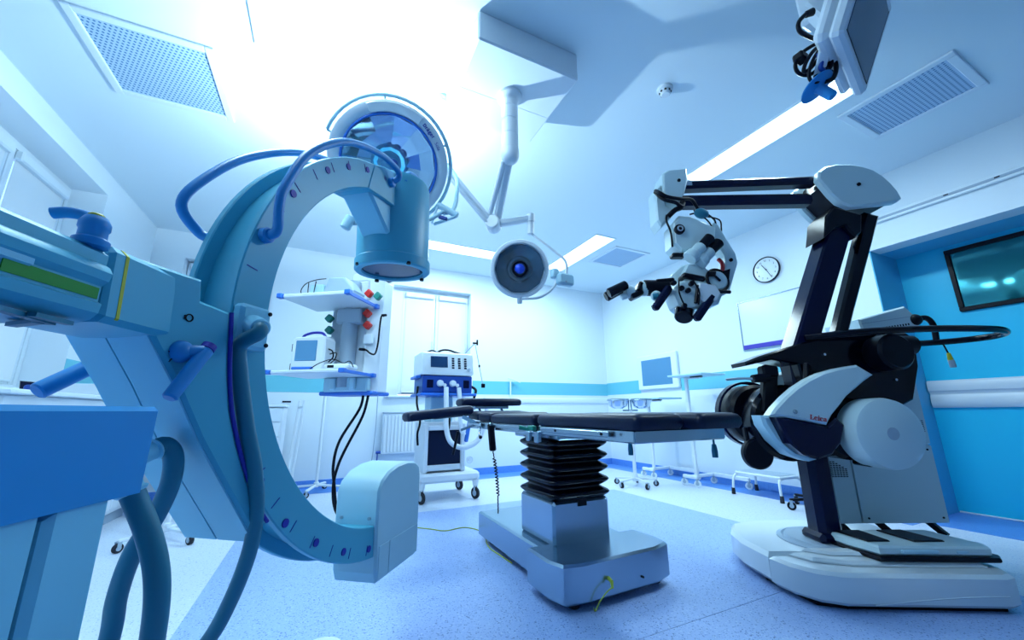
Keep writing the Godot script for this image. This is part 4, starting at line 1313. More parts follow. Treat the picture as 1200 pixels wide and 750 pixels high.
	b = MB.new(du)
	b.span(Vector3(-0.225, 0.012, 0.157), Vector3(0.165, 0.016, 0.1612))
	part(disp, "seam", b, M.grey)
	b = MB.new(lf)
	b.ball(Vector3(2.87, 1.56, D.call(2.70)), 0.042)
	b.tube([Vector3(2.87, 1.56, D.call(2.69)), Vector3(2.93, 1.57, D.call(2.68)), Vector3(2.97, 1.52, D.call(2.68)), Vector3(2.965, 1.40, D.call(2.68))], 0.018, 12)
	part(disp, "swan_neck", b, M.black)
	b = MB.new(lf)
	b.span(Vector3(2.55, 1.23, D.call(2.95)), Vector3(2.62, 1.49, D.call(2.82)), 0.01)
	part(disp, "post", b, M.grey)
	b = MB.new(lf)
	b.tube([Vector3(2.68, 1.08, D.call(2.75)), Vector3(2.76, 1.10, D.call(2.76)), Vector3(2.80, 1.02, D.call(2.78)), Vector3(2.74, 0.98, D.call(2.8)), Vector3(2.68, 1.0, D.call(2.8))], 0.011, 8)
	part(cab, "mains_cable", b, M.black)

# ------------------------------------------------------------------ ceiling surgical lights
func aim(n: Vector3) -> Basis:
	# z axis along n, y as far up as it can be
	var z := n.normalized()
	var x := Vector3.UP.cross(z).normalized()
	return Basis(x, z.cross(x), z)

func lamp_head(t: Node3D, at: Vector3, n: Vector3, R: float, glass_in: float, called: String, label: String) -> MeshInstance3D:
	var f := Transform3D(aim(n), at)
	var b := MB.new(f)
	b.lathe(Vector3.ZERO, Vector3(0, 0, 1), [Vector2(0, -R * 0.42), Vector2(R * 0.35, -R * 0.40), Vector2(R * 0.7, -R * 0.30), Vector2(R * 0.93, -R * 0.14), Vector2(R, -R * 0.05), Vector2(R, 0.0), Vector2(R * 0.985, R * 0.03), Vector2(R * 0.90, R * 0.05), Vector2(R * (glass_in + 0.03), R * 0.03), Vector2(R * glass_in, 0.0), Vector2(R * glass_in, -R * 0.05)], 56)
	var h := part(t, called, b, M.white, label)
	b = MB.new(f)
	b.torus(Vector3(0, 0, R * 0.035), Vector3(0, 0, 1), R * (glass_in + 0.01), R * 0.022, 56, 8)
	part(h, "seal_ring", b, M.blue_light if R > 0.3 else M.grey)
	return h

func surgical_light():
	var o := Vector3(0.97, HC, -2.03)
	var t := thing("surgical_light", "ceiling-hung pair of round surgical lamps on jointed white arms below a boxy cover", "surgical lamp", o)
	var w := Transform3D(Basis.IDENTITY, -o)
	var b := MB.new(w)
	b.span(Vector3(0.62, 3.045, -2.37), Vector3(1.315, HC, -1.70), 0.010)
	var cov := part(t, "ceiling_cover", b, M.white, "boxy white ceiling cover")
	b = MB.new(w)
	b.span(Vector3(0.621, 3.0435, -2.08), Vector3(1.314, 3.0455, -2.077))
	b.cyl(Vector3(0.68, 3.043, -2.33), Vector3(0.68, 3.0455, -2.33), 0.028, -1, 24)
	b.cyl(Vector3(0.78, 3.042, -2.085), Vector3(0.78, 3.0455, -2.085), 0.005, -1, 8)
	b.cyl(Vector3(1.15, 3.042, -2.085), Vector3(1.15, 3.0455, -2.085), 0.005, -1, 8)
	part(cov, "joint_strip", b, M.white)
	b = MB.new(w)
	var p := Vector3(0.965, 3.045, -2.013)
	b.lathe(p, Vector3.DOWN, [Vector2(0.085, 0), Vector2(0.085, 0.02), Vector2(0.062, 0.035), Vector2(0.056, 0.05), Vector2(0.056, 0.10), Vector2(0.053, 0.103), Vector2(0.056, 0.106), Vector2(0.056, 0.20), Vector2(0.053, 0.203), Vector2(0.056, 0.206), Vector2(0.056, 0.31), Vector2(0.053, 0.313), Vector2(0.056, 0.316), Vector2(0.056, 0.42), Vector2(0.060, 0.425), Vector2(0.060, 0.47), Vector2(0.05, 0.50), Vector2(0.03, 0.515), Vector2(0, 0.518)], 32)
	part(t, "ceiling_tube", b, M.white, "white ceiling tube with ring joints")
	# linked bars down to the hub
	var hub := Vector3(1.009, 2.281, -2.400)
	b = MB.new(w)
	b.bar(p + Vector3(0.0, -0.48, -0.02), hub + Vector3(0.03, 0.03, 0), 0.055, 0.045, 0.012)
	part(t, "link_bar", b, M.white)
	b = MB.new(w)
	b.bar(p + Vector3(-0.035, -0.49, -0.02), hub + Vector3(-0.03, 0.06, 0), 0.035, 0.035, 0.01)
	part(t, "link_bar", b, M.white)
	b = MB.new(w)
	b.cyl(hub + Vector3(-0.03, 0.0, 0.045), hub + Vector3(0.03, 0.0, -0.045), 0.055, -1, 28, 0.01)
	b.cyl(hub + Vector3(0, -0.045, 0), hub + Vector3(0, 0.06, 0), 0.045, -1, 24, 0.01)
	part(t, "hub", b, M.white)
	# spring arm to the large lamp
	var big := Vector3(0.237, 2.395, -2.161)
	var tail := Vector3(0.522, 2.718, -2.357)
	b = MB.new(w)
	b.bar(hub + Vector3(-0.02, 0.01, 0), tail, 0.06, 0.055, 0.015)
	b.bar(hub + Vector3(-0.02, -0.035, 0.01), tail + Vector3(0, -0.045, 0.01), 0.03, 0.02, 0.006)
	part(t, "spring_arm", b, M.white, "long sloping spring arm")
	var bn := Vector3(-0.05, -0.62, 0.78)
	var bR := 0.345
	var h := lamp_head(t, big - o, bn, bR, 0.78, "large_lamp_head", "large round lamp head with mirrored glass")
	var f := Transform3D(aim(bn), big - o)
	b = MB.new(f)
	var gl := bR * 0.78
	b.lathe(Vector3(0, 0, -0.10), Vector3(0, 0, 1), [Vector2(0, 0.0), Vector2(gl * 0.35, 0.012), Vector2(gl * 0.7, 0.05), Vector2(gl, 0.10)], 12, true)
	part(h, "reflector", b, mat(Color(0.66, 0.80, 0.90), 0.04, 1.0), "faceted mirror reflector")
	b = MB.new(f)
	b.cyl(Vector3(0, 0, -0.004), Vector3(0, 0, 0.002), gl, -1, 48)
	part(h, "glass", b, M.glass, "clear front glass")
	b = MB.new(f)
	b.cyl(Vector3(0, 0, -0.10), Vector3(0, 0, -0.01), 0.07, 0.05, 24, 0.01)
	b.ball(Vector3(0.02, 0.01, -0.01), 0.03)
	part(h, "lamp_insert", b, M.blue_unit)
	b = MB.new(f)
	var ring := []
	for i in 29:
		var a := deg_to_rad(-62 + i * 8.0)
		ring.append(Vector3(cos(a), sin(a), 0) * (bR * 1.06) + Vector3(0, 0, -0.01))
	b.tube(ring, 0.011, 10, false)
	for a in [-62.0, 30.0, 100.0, 162.0]:
		var c := Vector3(cos(deg_to_rad(a)), sin(deg_to_rad(a)), 0)
		b.bar(c * bR * 0.97 + Vector3(0, 0, -0.01), c * bR * 1.06 + Vector3(0, 0, -0.01), 0.02, 0.012)
	part(h, "ring_handle", b, M.tube_grey, "thin ring handle")
	b = MB.new(f)
	for q in [[62.0, 118.0]]:
		var poly := []
		for i in 13:
			var a := deg_to_rad(lerpf(q[0], q[1], i / 12.0))
			poly.append(Vector2(cos(a), sin(a)) * bR * 0.97)
		for i in 13:
			var a := deg_to_rad(lerpf(q[1], q[0], i / 12.0))
			poly.append(Vector2(cos(a), sin(a)) * bR * 0.82)
		b.prism(poly, bR * 0.03, bR * 0.062, 0.003)
	part(h, "pale_inlay", b, M.white_gloss)
	lettering(h, "maker_name", "Dräger", 0.020, f * Transform3D(Basis(Vector3(0, 0, 1), deg_to_rad(-40)), Vector3(cos(deg_to_rad(50)), sin(deg_to_rad(50)), 0) * bR * 0.885 + Vector3(0, 0, bR * 0.052)), M.ink_blue, "Droid Sans", false, true)
	lettering(h, "type_name", "Sola", 0.018, f * Transform3D(Basis(Vector3(0, 0, 1), deg_to_rad(-56)), Vector3(cos(deg_to_rad(32)), sin(deg_to_rad(32)), 0) * bR * 0.885 + Vector3(0, 0, bR * 0.052)), M.ink_blue)
	# yoke of the large lamp
	b = MB.new(w)
	b.tube([tail, Vector3(0.676, 2.523, -2.283), Vector3(0.675, 2.344, -2.228), Vector3(0.643, 2.205, -2.188), Vector3(0.576, 2.154, -2.164)], 0.014, 10)
	b.cyl(Vector3(0.541, 2.213, -2.181), Vector3(0.653, 2.136, -2.127), 0.02, -1, 16, 0.004)
	b.bar(Vector3(0.541, 2.201, -2.181), Vector3(0.512, 2.085, -2.195), 0.02, 0.015, 0.004)
	b.bar(Vector3(0.644, 2.130, -2.132), Vector3(0.521, 2.079, -2.191), 0.02, 0.015, 0.004)
	b.tube([Vector3(0.576, 2.166, -2.164), Vector3(0.420, 2.045, -2.151), Vector3(0.189, 2.037, -2.240), Vector3(0.043, 2.038, -2.310)], 0.012, 10)
	b.cyl(Vector3(0.027, 1.996, -2.295), Vector3(0.057, 2.072, -2.281), 0.03, -1, 18, 0.006)
	part(h, "yoke", b, M.tube_grey, "curved yoke with joint")
	b = MB.new(w)
	b.bar(Vector3(0.546, 2.126, -2.168), Vector3(0.594, 2.108, -2.145), 0.025, 0.02, 0.004)
	part(h, "joint_block", b, M.blue_unit)
	# branch to the small lamp
	var sm := Vector3(1.180, 1.935, -2.318)
	var sn := Vector3(-1.10, -0.90, 2.35)
	b = MB.new(w)
	var j1 := Vector3(1.257, 2.326, -2.280)
	var j2 := Vector3(1.255, 2.197, -2.281)
	b.bar(hub, j1 + Vector3(0, 0.0, 0), 0.05, 0.05, 0.012)
	b.cyl(j1 + Vector3(0, 0.035, 0), j1 + Vector3(0, -0.035, 0), 0.03, -1, 20, 0.006)
	b.cyl(j1, j2, 0.025, -1, 18, 0.004)
	part(t, "branch_arm", b, M.white, "short horizontal arm of the small lamp")
	b = MB.new(w)
	b.tube([j2 + Vector3(0, 0.01, 0), Vector3(1.310, 2.156, -2.255), Vector3(1.397, 2.076, -2.213), Vector3(1.466, 2.003, -2.180), Vector3(1.480, 1.951, -2.173), Vector3(1.478, 1.887, -2.174)], 0.009, 10)
	b.tube([Vector3(1.413, 1.888, -2.206), Vector3(1.405, 1.818, -2.209), Vector3(1.355, 1.756, -2.233), Vector3(1.290, 1.720, -2.265), Vector3(1.193, 1.714, -2.311)], 0.009, 10)
	part(t, "yoke", b, M.white, "thin bent yoke of the small lamp")
	b = MB.new(w)
	b.box(Vector3(1.466, 1.849, -2.180), Vector3(0.13, 0.085, 0.06), 0.014)
	b.cyl(Vector3(1.403, 1.926, -2.210), Vector3(1.401, 1.863, -2.211), 0.03, -1, 16, 0.005)
	var jb := part(t, "joint_box", b, M.tube_grey)
	b = MB.new(w)
	for i in 3:
		b.box(Vector3(1.419, 1.825, -2.164) + Vector3(i * 0.018, 0, i * 0.008), Vector3(0.010, 0.012, 0.004))
	part(jb, "button", b, M.grey)
	var hs := lamp_head(t, sm - o, sn, 0.205, 0.86, "small_lamp_head", "small round lamp head with dark glass and blue centre")
	f = Transform3D(aim(sn), sm - o)
	gl = 0.205 * 0.86
	b = MB.new(f)
	b.lathe(Vector3(0, 0, -0.05), Vector3(0, 0, 1), [Vector2(0, 0.0), Vector2(gl * 0.5, 0.012), Vector2(gl, 0.05)], 10, true)
	part(hs, "reflector", b, mat(Color(0.06, 0.26, 0.38), 0.10, 0.85), "dark mirror reflector")
	b = MB.new(f)
	b.cyl(Vector3(0, 0, -0.002), Vector3(0, 0, 0.002), gl, -1, 40)
	part(hs, "glass", b, M.glass)
	b = MB.new(f)
	b.lathe(Vector3(0, 0, -0.04), Vector3(0, 0, 1), [Vector2(0, 0.0), Vector2(0.058, 0.0), Vector2(0.058, 0.045), Vector2(0.052, 0.055), Vector2(0.043, 0.05), Vector2(0.043, 0.03), Vector2(0, 0.03)], 28)
	part(hs, "handle_socket", b, M.black)
	b = MB.new(f)
	b.ball(Vector3(0, 0, 0.015), 0.036, Vector3(0, 0, 1), 0.9)
	part(hs, "centre_knob", b, mat(Color(0.10, 0.30, 0.85), 0.3), "bright blue centre knob")
	b = MB.new(f)
	b.cyl(Vector3(0, -0.19, -0.02), Vector3(0, -0.25, -0.02), 0.018, -1, 16, 0.004)
	part(hs, "pivot", b, M.white)
	b = MB.new(f)
	b.torus(Vector3(0, 0, -0.04), Vector3(0, 0, 1), 0.20, 0.012, 48, 10)
	part(hs, "rear_rim", b, M.white)

func flash_unit():
	# small bounce flash clamped behind the big lamp: what throws the arm shadows on the ceiling
	var at := Vector3(0.10, 2.55, -2.72)
	var t := thing("flash_unit", "small flash head on a bracket behind the large lamp, aimed at the ceiling", "flash", at)
	var b := MB.new()
	b.span(Vector3(-0.045, -0.12, -0.03), Vector3(0.045, -0.03, 0.03), 0.008)
	part(t, "body", b, M.black)
	b = MB.new()
	b.lathe(Vector3(0, -0.035, 0), Vector3.UP, [Vector2(0.0, 0.0), Vector2(0.03, 0.0), Vector2(0.032, 0.02), Vector2(0.028, 0.02), Vector2(0.027, 0.006), Vector2(0, 0.006)], 20)
	part(t, "reflector", b, M.chrome)
	b = MB.new()
	b.ball(Vector3(0, -0.018, 0), 0.012)
	part(t, "flash_bulb", b, M.diffuser, "glowing flash bulb")
	b = MB.new()
	b.bar(Vector3(0, -0.10, 0.02), Vector3(0.10, -0.18, 0.32), 0.02, 0.02)
	part(t, "bracket", b, M.black)
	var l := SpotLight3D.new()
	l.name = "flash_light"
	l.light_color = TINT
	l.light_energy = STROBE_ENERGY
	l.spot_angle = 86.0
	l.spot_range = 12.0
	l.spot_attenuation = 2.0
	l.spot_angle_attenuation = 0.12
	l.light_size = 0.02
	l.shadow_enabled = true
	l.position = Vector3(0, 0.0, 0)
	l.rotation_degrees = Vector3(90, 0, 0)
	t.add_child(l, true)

# ------------------------------------------------------------------ ceiling monitor
func ceiling_monitor():
	var pa := Vector3(1.614, 2.308, -0.496)
	var pb := Vector3(1.982, 2.307, -0.592)
	var pd := Vector3(2.012, 2.583, -0.480)
	var X := (pb - pa).normalized()
	var Z := X.cross(pd - pb).normalized()
	var Y := Z.cross(X)
	var mid := (pa + pd) / 2
	var o := Vector3(1.70, HC, -0.85)
	var t := thing("ceiling_monitor", "tilted grey flat monitor hung from the ceiling with tangled black cables", "monitor", o)
	var f := Transform3D(Basis(X, Y, Z), mid - o)
	var b := MB.new(f)
	b.box(Vector3(0, 0.005, -0.022), Vector3(0.445, 0.375, 0.045), 0.012)
	var bz := part(t, "bezel", b, M.white)
	b = MB.new(f)
	b.box(Vector3(0, 0.005, -0.075), Vector3(0.425, 0.355, 0.055), 0.02)
	part(bz, "back_shell", b, M.white)
	b = MB.new(f)
	b.box(Vector3(0, 0, 0.0005), Vector3(0.375, 0.30, 0.004))
	part(bz, "screen", b, M.screen_dark, "dark screen")
	b = MB.new(f)
	b.span(Vector3(-0.19, -0.152, -0.002), Vector3(0.19, -0.150, 0.003))
	b.span(Vector3(0.188, -0.152, -0.002), Vector3(0.191, 0.15, 0.003))
	part(bz, "screen_edge", b, M.black)
	var w := Transform3D(Basis.IDENTITY, -o)
	b = MB.new(w)
	var back := mid - Z * 0.10
	var elbow := Vector3(1.935, 2.814, -0.691)
	b.bar(back, elbow, 0.07, 0.07, 0.01)
	b.bar(elbow + Vector3(0, -0.10, 0), Vector3(elbow.x, HC - 0.05, elbow.z), 0.09, 0.09, 0.012)
	part(t, "suspension_arm", b, M.white)
	b = MB.new(w)
	b.lathe(Vector3(elbow.x, HC, elbow.z), Vector3.DOWN, [Vector2(0.12, 0), Vector2(0.12, 0.02), Vector2(0.10, 0.05), Vector2(0, 0.055)], 28)
	part(t, "ceiling_flange", b, M.white)
	b = MB.new(w)
	b.tube([Vector3(1.696, 2.569, -0.608), Vector3(1.651, 2.532, -0.616), Vector3(1.629, 2.501, -0.635), Vector3(1.635, 2.467, -0.641), Vector3(1.666, 2.446, -0.632), Vector3(1.720, 2.451, -0.627), Vector3(1.781, 2.462, -0.618)], 0.0085, 8)
	b.cyl(Vector3(1.654, 2.532, -0.615), Vector3(1.676, 2.542, -0.602), 0.013, 0.016, 10)
	for q in [[0.0, 0.0], [5.0, 4.0], [-4.0, 8.0]]:
		pass
	b.tube([Vector3(1.758, 2.450, -0.609), Vector3(1.682, 2.402, -0.635), Vector3(1.647, 2.371, -0.660), Vector3(1.632, 2.330, -0.678), Vector3(1.648, 2.296, -0.679), Vector3(1.687, 2.289, -0.663), Vector3(1.722, 2.316, -0.639), Vector3(1.779, 2.367, -0.621)], 0.0075, 8)
	b.tube([Vector3(1.764, 2.446, -0.619), Vector3(1.672, 2.366, -0.626), Vector3(1.649, 2.319, -0.650), Vector3(1.646, 2.286, -0.660), Vector3(1.669, 2.299, -0.646), Vector3(1.724, 2.364, -0.625), Vector3(1.782, 2.402, -0.610)], 0.0075, 8)
	b.tube([Vector3(1.721, 2.398, -0.618), Vector3(1.667, 2.331, -0.627), Vector3(1.654, 2.277, -0.647), Vector3(1.663, 2.243, -0.652), Vector3(1.689, 2.236, -0.641), Vector3(1.749, 2.295, -0.631), Vector3(1.802, 2.325, -0.620)], 0.0065, 8)
	b.tube([Vector3(1.724, 2.421, -0.622), Vector3(1.709, 2.350, -0.602), Vector3(1.732, 2.310, -0.601), Vector3(1.716, 2.276, -0.618), Vector3(1.687, 2.250, -0.638), Vector3(1.680, 2.263, -0.638)], 0.009, 8)
	b.tube([Vector3(1.757, 2.407, -0.609), Vector3(1.746, 2.345, -0.596), Vector3(1.763, 2.298, -0.601), Vector3(1.755, 2.258, -0.615), Vector3(1.725, 2.244, -0.633)], 0.009, 8)
	part(t, "cable", b, M.black, "tangle of black cables")
	b = MB.new(w)
	b.box(Vector3(1.649, 2.357, -0.663), Vector3(0.05, 0.035, 0.04), 0.006)
	b.box(Vector3(1.716, 2.305, -0.622), Vector3(0.035, 0.06, 0.03), 0.006)
	b.box(Vector3(1.756, 2.356, -0.611), Vector3(0.03, 0.05, 0.03), 0.006)
	part(t, "plug", b, M.black)
	b = MB.new(w)
	b.tube([Vector3(1.676, 2.344, -0.619), Vector3(1.685, 2.315, -0.611), Vector3(1.685, 2.281, -0.620), Vector3(1.733, 2.285, -0.618)], 0.009, 8)
	part(t, "signal_cable", b, M.blue_unit)
	# sterile handle below
	var hd := Vector3(1.720, 2.240, -0.659)
	var ax := (Vector3(1.736, 2.174, -0.623) - hd).normalized()
	b = MB.new(w)
	b.lathe(hd, ax, [Vector2(0, -0.004), Vector2(0.062, -0.006), Vector2(0.066, 0.0), Vector2(0.058, 0.006), Vector2(0.022, 0.012), Vector2(0.020, 0.02), Vector2(0.019, 0.075), Vector2(0.016, 0.082), Vector2(0, 0.083)], 32)
	part(t, "handle", b, M.handle_blue, "blue plastic grip with round guard")
	b = MB.new(w)
	b.bar(hd, mid - Y * 0.15 - Z * 0.08 - X * 0.12, 0.04, 0.012, 0.004)
	part(t, "handle_bracket", b, M.white)

# ------------------------------------------------------------------ supply pendant
func supply_pendant():
	var o := Vector3(0.12, HC, -3.83)
	var turn := deg_to_rad(-34.8)
	var t := thing("supply_pendant", "ceiling supply column with two white shelves and red and green outlets", "supply column", o, turn)
	var f := Transform3D(Basis.IDENTITY, Vector3(0, -HC, 0))
	var plan := Transform3D(Basis(Vector3(1, 0, 0), Vector3(0, 0, -1), Vector3(0, 1, 0)), Vector3(0, -HC, 0))
	var b := MB.new(plan)
	b.prism([Vector2(-0.16, 0.06), Vector2(-0.12, 0.0), Vector2(-0.06, 0.05), Vector2(0.18, 0.05), Vector2(0.24, -0.02), Vector2(0.345, 0.06), Vector2(0.345, 0.22), Vector2(0.26, 0.30), Vector2(-0.10, 0.30), Vector2(-0.16, 0.22)], 1.12, 2.18, 0.015)
	var col := part(t, "column", b, M.white, "white supply column")
	b = MB.new(f)
	b.cyl(Vector3(0.06, 1.17, 0.0), Vector3(0.06, 2.15, 0.0), 0.07, -1, 24)
	part(col, "round_post", b, M.grey, "rounded grey post")
	b = MB.new(f)
	b.span(Vector3(-0.17, 1.10, -0.30), Vector3(0.34, 1.135, 0.03), 0.01)
	part(col, "bottom_trim", b, M.blue_light, "blue bottom trim")
	b = MB.new(f)
	b.span(Vector3(-0.12, 1.13, -0.02), Vector3(0.30, 1.255, 0.05), 0.012)
	for x in [-0.05, 0.14]:
		b.span(Vector3(x, 1.145, 0.045), Vector3(x + 0.06, 1.25, 0.075), 0.01)
	part(col, "gas_block", b, M.tube_grey)
	b = MB.new(f)
	b.span(Vector3(-0.04, 1.74, -0.02), Vector3(0.20, 1.88, 0.07), 0.012)
	part(col, "shelf_bracket", b, M.grey)
	# outlets
	for q in [[0.255, 1.72, M.red], [0.245, 1.83, M.red], [0.245, 2.02, M.red], [-0.12, 1.69, M.green], [-0.13, 1.80, M.green], [0.335, 1.99, M.green]]:
		b = MB.new(f * Transform3D(Basis(Vector3(0, 0, 1), PI / 4), Vector3(q[0], q[1], 0.035)))
		b.box(Vector3.ZERO, Vector3(0.062, 0.062, 0.05), 0.008)
		part(col, "outlet", b, q[2], "red gas outlet" if q[2] == M.red else "green gas outlet")
	b = MB.new(f)
	b.span(Vector3(0.22, 1.55, 0.0), Vector3(0.31, 1.64, 0.03), 0.006)
	b.span(Vector3(-0.15, 1.56, 0.0), Vector3(-0.08, 1.63, 0.03), 0.006)
	part(col, "socket", b, M.trim)
	for sh in [[1.255, 1.285, -0.33, 0.32, 0.46], [1.885, 1.92, -0.305, 0.305, 0.455]]:
		b = MB.new(f)
		b.span(Vector3(sh[2], sh[0], -0.02), Vector3(sh[3], sh[1], sh[4]), 0.008)
		var s := part(t, "shelf", b, M.white, "white shelf with blue corners")
		b = MB.new(f)
		for c in [[sh[2], sh[4]], [sh[3], sh[4]], [sh[3], 0.0]]:
			b = MB.new(f)
			b.box(Vector3(c[0], (sh[0] + sh[1]) / 2, c[1]), Vector3(0.05, sh[1] - sh[0] + 0.006, 0.05), 0.006)
			part(s, "corner_guard", b, M.blue_light, "blue corner guard")
		b = MB.new(f)
		b.span(Vector3(sh[3] - 0.008, sh[0] + 0.002, 0.0), Vector3(sh[3] + 0.006, sh[1] - 0.002, sh[4]), 0.003)
		part(s, "edge_guard", b, M.blue_light, "blue edge guard")
	b = MB.new(f)
	b.tube([Vector3(0.22, 1.50, 0.04), Vector3(0.27, 1.49, 0.05), Vector3(0.31, 1.46, 0.05), Vector3(0.345, 1.46, 0.03), Vector3(0.36, 1.56, 0.02), Vector3(0.365, 1.70, 0.02), Vector3(0.375, 1.80, 0.02), Vector3(0.40, 1.80, 0.02)], 0.008, 8)
	b.box(Vector3(0.40, 1.81, 0.02), Vector3(0.05, 0.02, 0.02), 0.004)
	b.cyl(Vector3(0.20, 1.502, 0.045), Vector3(0.25, 1.495, 0.05), 0.013, -1, 10)
	part(t, "cable", b, M.black, "black cable plugged into the column")
	b = MB.new(f)
	b.tube([Vector3(0.20, 1.11, -0.08), Vector3(0.19, 0.98, -0.05), Vector3(0.06, 0.72, 0.0), Vector3(0.02, 0.52, 0.0), Vector3(0.06, 0.35, 0.02), Vector3(0.10, 0.20, 0.03), Vector3(0.2, 0.04, 0.05)], 0.012, 8)
	b.tube([Vector3(0.25, 1.11, -0.08), Vector3(0.22, 0.92, -0.06), Vector3(0.12, 0.65, 0.0), Vector3(0.06, 0.50, 0.0), Vector3(0.05, 0.35, 0.02), Vector3(0.10, 0.18, 0.04), Vector3(0.24, 0.03, 0.05)], 0.012, 8)
	part(t, "hanging_cable", b, M.black, "two black cables hanging down")
	b = MB.new(f)
	b.tube([Vector3(0.33, 1.12, -0.10), Vector3(0.33, 0.8, -0.10), Vector3(0.31, 0.5, -0.10), Vector3(0.27, 0.2, -0.10), Vector3(0.25, 0.01, -0.08)], 0.0035, 6)
	part(t, "thin_cord", b, M.grey)
	# suspension to the ceiling
	b = MB.new(f)
	b.span(Vector3(0.0, 2.17, -0.24), Vector3(0.22, 2.27, -0.06), 0.02)
	b.cyl(Vector3(0.30, 2.20, -0.15), Vector3(0.30, HC - 0.03, -0.15), 0.06, -1, 24)
	b.span(Vector3(0.06, 2.20, -0.22), Vector3(0.36, 2.28, -0.08), 0.02)
	part(t, "suspension_tube", b, M.white)
	b = MB.new(f)
	b.lathe(Vector3(0.30, HC, -0.15), Vector3.DOWN, [Vector2(0.14, 0), Vector2(0.14, 0.02), Vector2(0.10, 0.05), Vector2(0, 0.055)], 28)
	part(t, "ceiling_flange", b, M.white)
	# things on the shelves
	var pos := func(l: Vector3) -> Vector3: return Vector3(0.12, 0, -3.83) + Basis(Vector3.UP, turn) * l
	var m := thing("patient_monitor", "small white monitor with carrying handle on the lower shelf of the supply column", "monitor", pos.call(Vector3(-0.10, 1.286, 0.25)), turn + 0.12)
	b = MB.new()
	b.prism([Vector2(-0.14, 0.0), Vector2(0.13, 0.0), Vector2(0.145, 0.03), Vector2(0.14, 0.27), Vector2(0.12, 0.295), Vector2(-0.12, 0.285), Vector2(-0.14, 0.26)], -0.10, 0.085, 0.012)
	var body := part(m, "body", b, M.white)
	b = MB.new()
	b.span(Vector3(-0.105, 0.085, 0.08), Vector3(0.075, 0.255, 0.089), 0.003)
	part(body, "screen", b, M.screen, "blue-grey screen")
	b = MB.new()
	b.tube([Vector3(-0.09, 0.28, 0.03), Vector3(-0.07, 0.31, 0.03), Vector3(0.0, 0.33, 0.03), Vector3(0.08, 0.325, 0.03), Vector3(0.11, 0.29, 0.03)], 0.011, 8)
	part(body, "handle", b, M.ink_blue, "blue carrying handle")
	b = MB.new()
	b.box(Vector3(-0.145, 0.20, 0.05), Vector3(0.02, 0.07, 0.03), 0.006)
	b.box(Vector3(-0.145, 0.04, 0.05), Vector3(0.02, 0.06, 0.03), 0.006)
	part(body, "side_knob", b, M.black)
	b = MB.new()
	b.span(Vector3(-0.12, 0.012, 0.07), Vector3(0.06, 0.035, 0.10), 0.006)
	part(body, "control_strip", b, M.blue_light)
	b = MB.new()
	b.tube([Vector3(0.14, 0.19, 0.02), Vector3(0.18, 0.17, 0.03), Vector3(0.19, 0.12, 0.03), Vector3(0.15, 0.08, 0.02)], 0.006, 8)
	b.tube([Vector3(0.145, 0.15, 0.0), Vector3(0.20, 0.16, 0.0), Vector3(0.20, 0.10, 0.02), Vector3(0.16, 0.06, 0.03)], 0.005, 8)
	part(m, "cable", b, M.black)
	m = thing("infusion_module", "flat white module with a small dark display on the lower shelf of the supply column", "module", pos.call(Vector3(0.19, 1.286, 0.30)), turn)
	b = MB.new()
	b.span(Vector3(-0.10, 0, -0.08), Vector3(0.12, 0.05, 0.08), 0.015)
	body = part(m, "body", b, M.white)
	b = MB.new()
	b.span(Vector3(-0.06, 0.015, 0.075), Vector3(0.0, 0.038, 0.082), 0.003)
	part(body, "display", b, M.black)
	b = MB.new()
	b.tube([Vector3(-0.20, 0.01, 0.09), Vector3(-0.12, 0.055, 0.09), Vector3(-0.02, 0.085, 0.07), Vector3(0.06, 0.055, 0.05), Vector3(0.11, 0.07, 0.04), Vector3(0.14, 0.02, 0.03)], 0.004, 8)
	part(m, "cable", b, M.black)
	m = thing("suction_unit", "grey wedge-shaped unit with wire basket on the top shelf of the supply column", "unit", pos.call(Vector3(0.08, 1.921, 0.22)), turn)
	b = MB.new()
	b.prism([Vector2(-0.12, 0.0), Vector2(0.16, 0.0), Vector2(0.18, 0.05), Vector2(0.08, 0.17), Vector2(-0.07, 0.175)], -0.10, 0.09, 0.01)
	part(m, "body", b, M.grey)
	b = MB.new()
	b.span(Vector3(-0.26, 0.0, -0.08), Vector3(-0.125, 0.13, 0.06), 0.008)
	part(m, "side_case", b, M.tube_grey)
	b = MB.new()
	b.tube([Vector3(-0.27, 0.0, 0.08), Vector3(-0.32, 0.06, 0.09), Vector3(-0.28, 0.13, 0.09), Vector3(-0.18, 0.16, 0.09), Vector3(-0.09, 0.165, 0.09)], 0.004, 6)
	b.tube([Vector3(-0.26, 0.14, 0.08), Vector3(-0.26, 0.07, 0.08), Vector3(-0.25, 0.0, 0.08)], 0.004, 6)
	b.tube([Vector3(-0.19, 0.15, 0.08), Vector3(-0.20, 0.07, 0.08), Vector3(-0.20, 0.0, 0.08)], 0.004, 6)
	part(m, "wire_basket", b, M.black)

# ------------------------------------------------------------------ ventilator trolley
func caster(t: Node3D, at: Vector3, r := 0.05, m: Material = null, turn := 0.0):
	var f := Transform3D(Basis(Vector3.UP, turn), at)
	var b := MB.new(f)
	b.cyl(Vector3(-0.014, r, 0), Vector3(0.014, r, 0), r, -1, 20, 0.004)
	var c := part(t, "caster", b, m if m else M.rubber)
	b = MB.new(f)
	b.cyl(Vector3(-0.016, r, 0), Vector3(0.016, r, 0), r * 0.5, -1, 14)
	b.span(Vector3(-0.019, r, -0.012), Vector3(-0.016, r * 2.2, 0.012))
	b.span(Vector3(0.016, r, -0.012), Vector3(0.019, r * 2.2, 0.012))
	b.span(Vector3(-0.019, r * 2.15, -0.014), Vector3(0.019, r * 2.35, 0.014))
	part(c, "fork", b, M.grey)

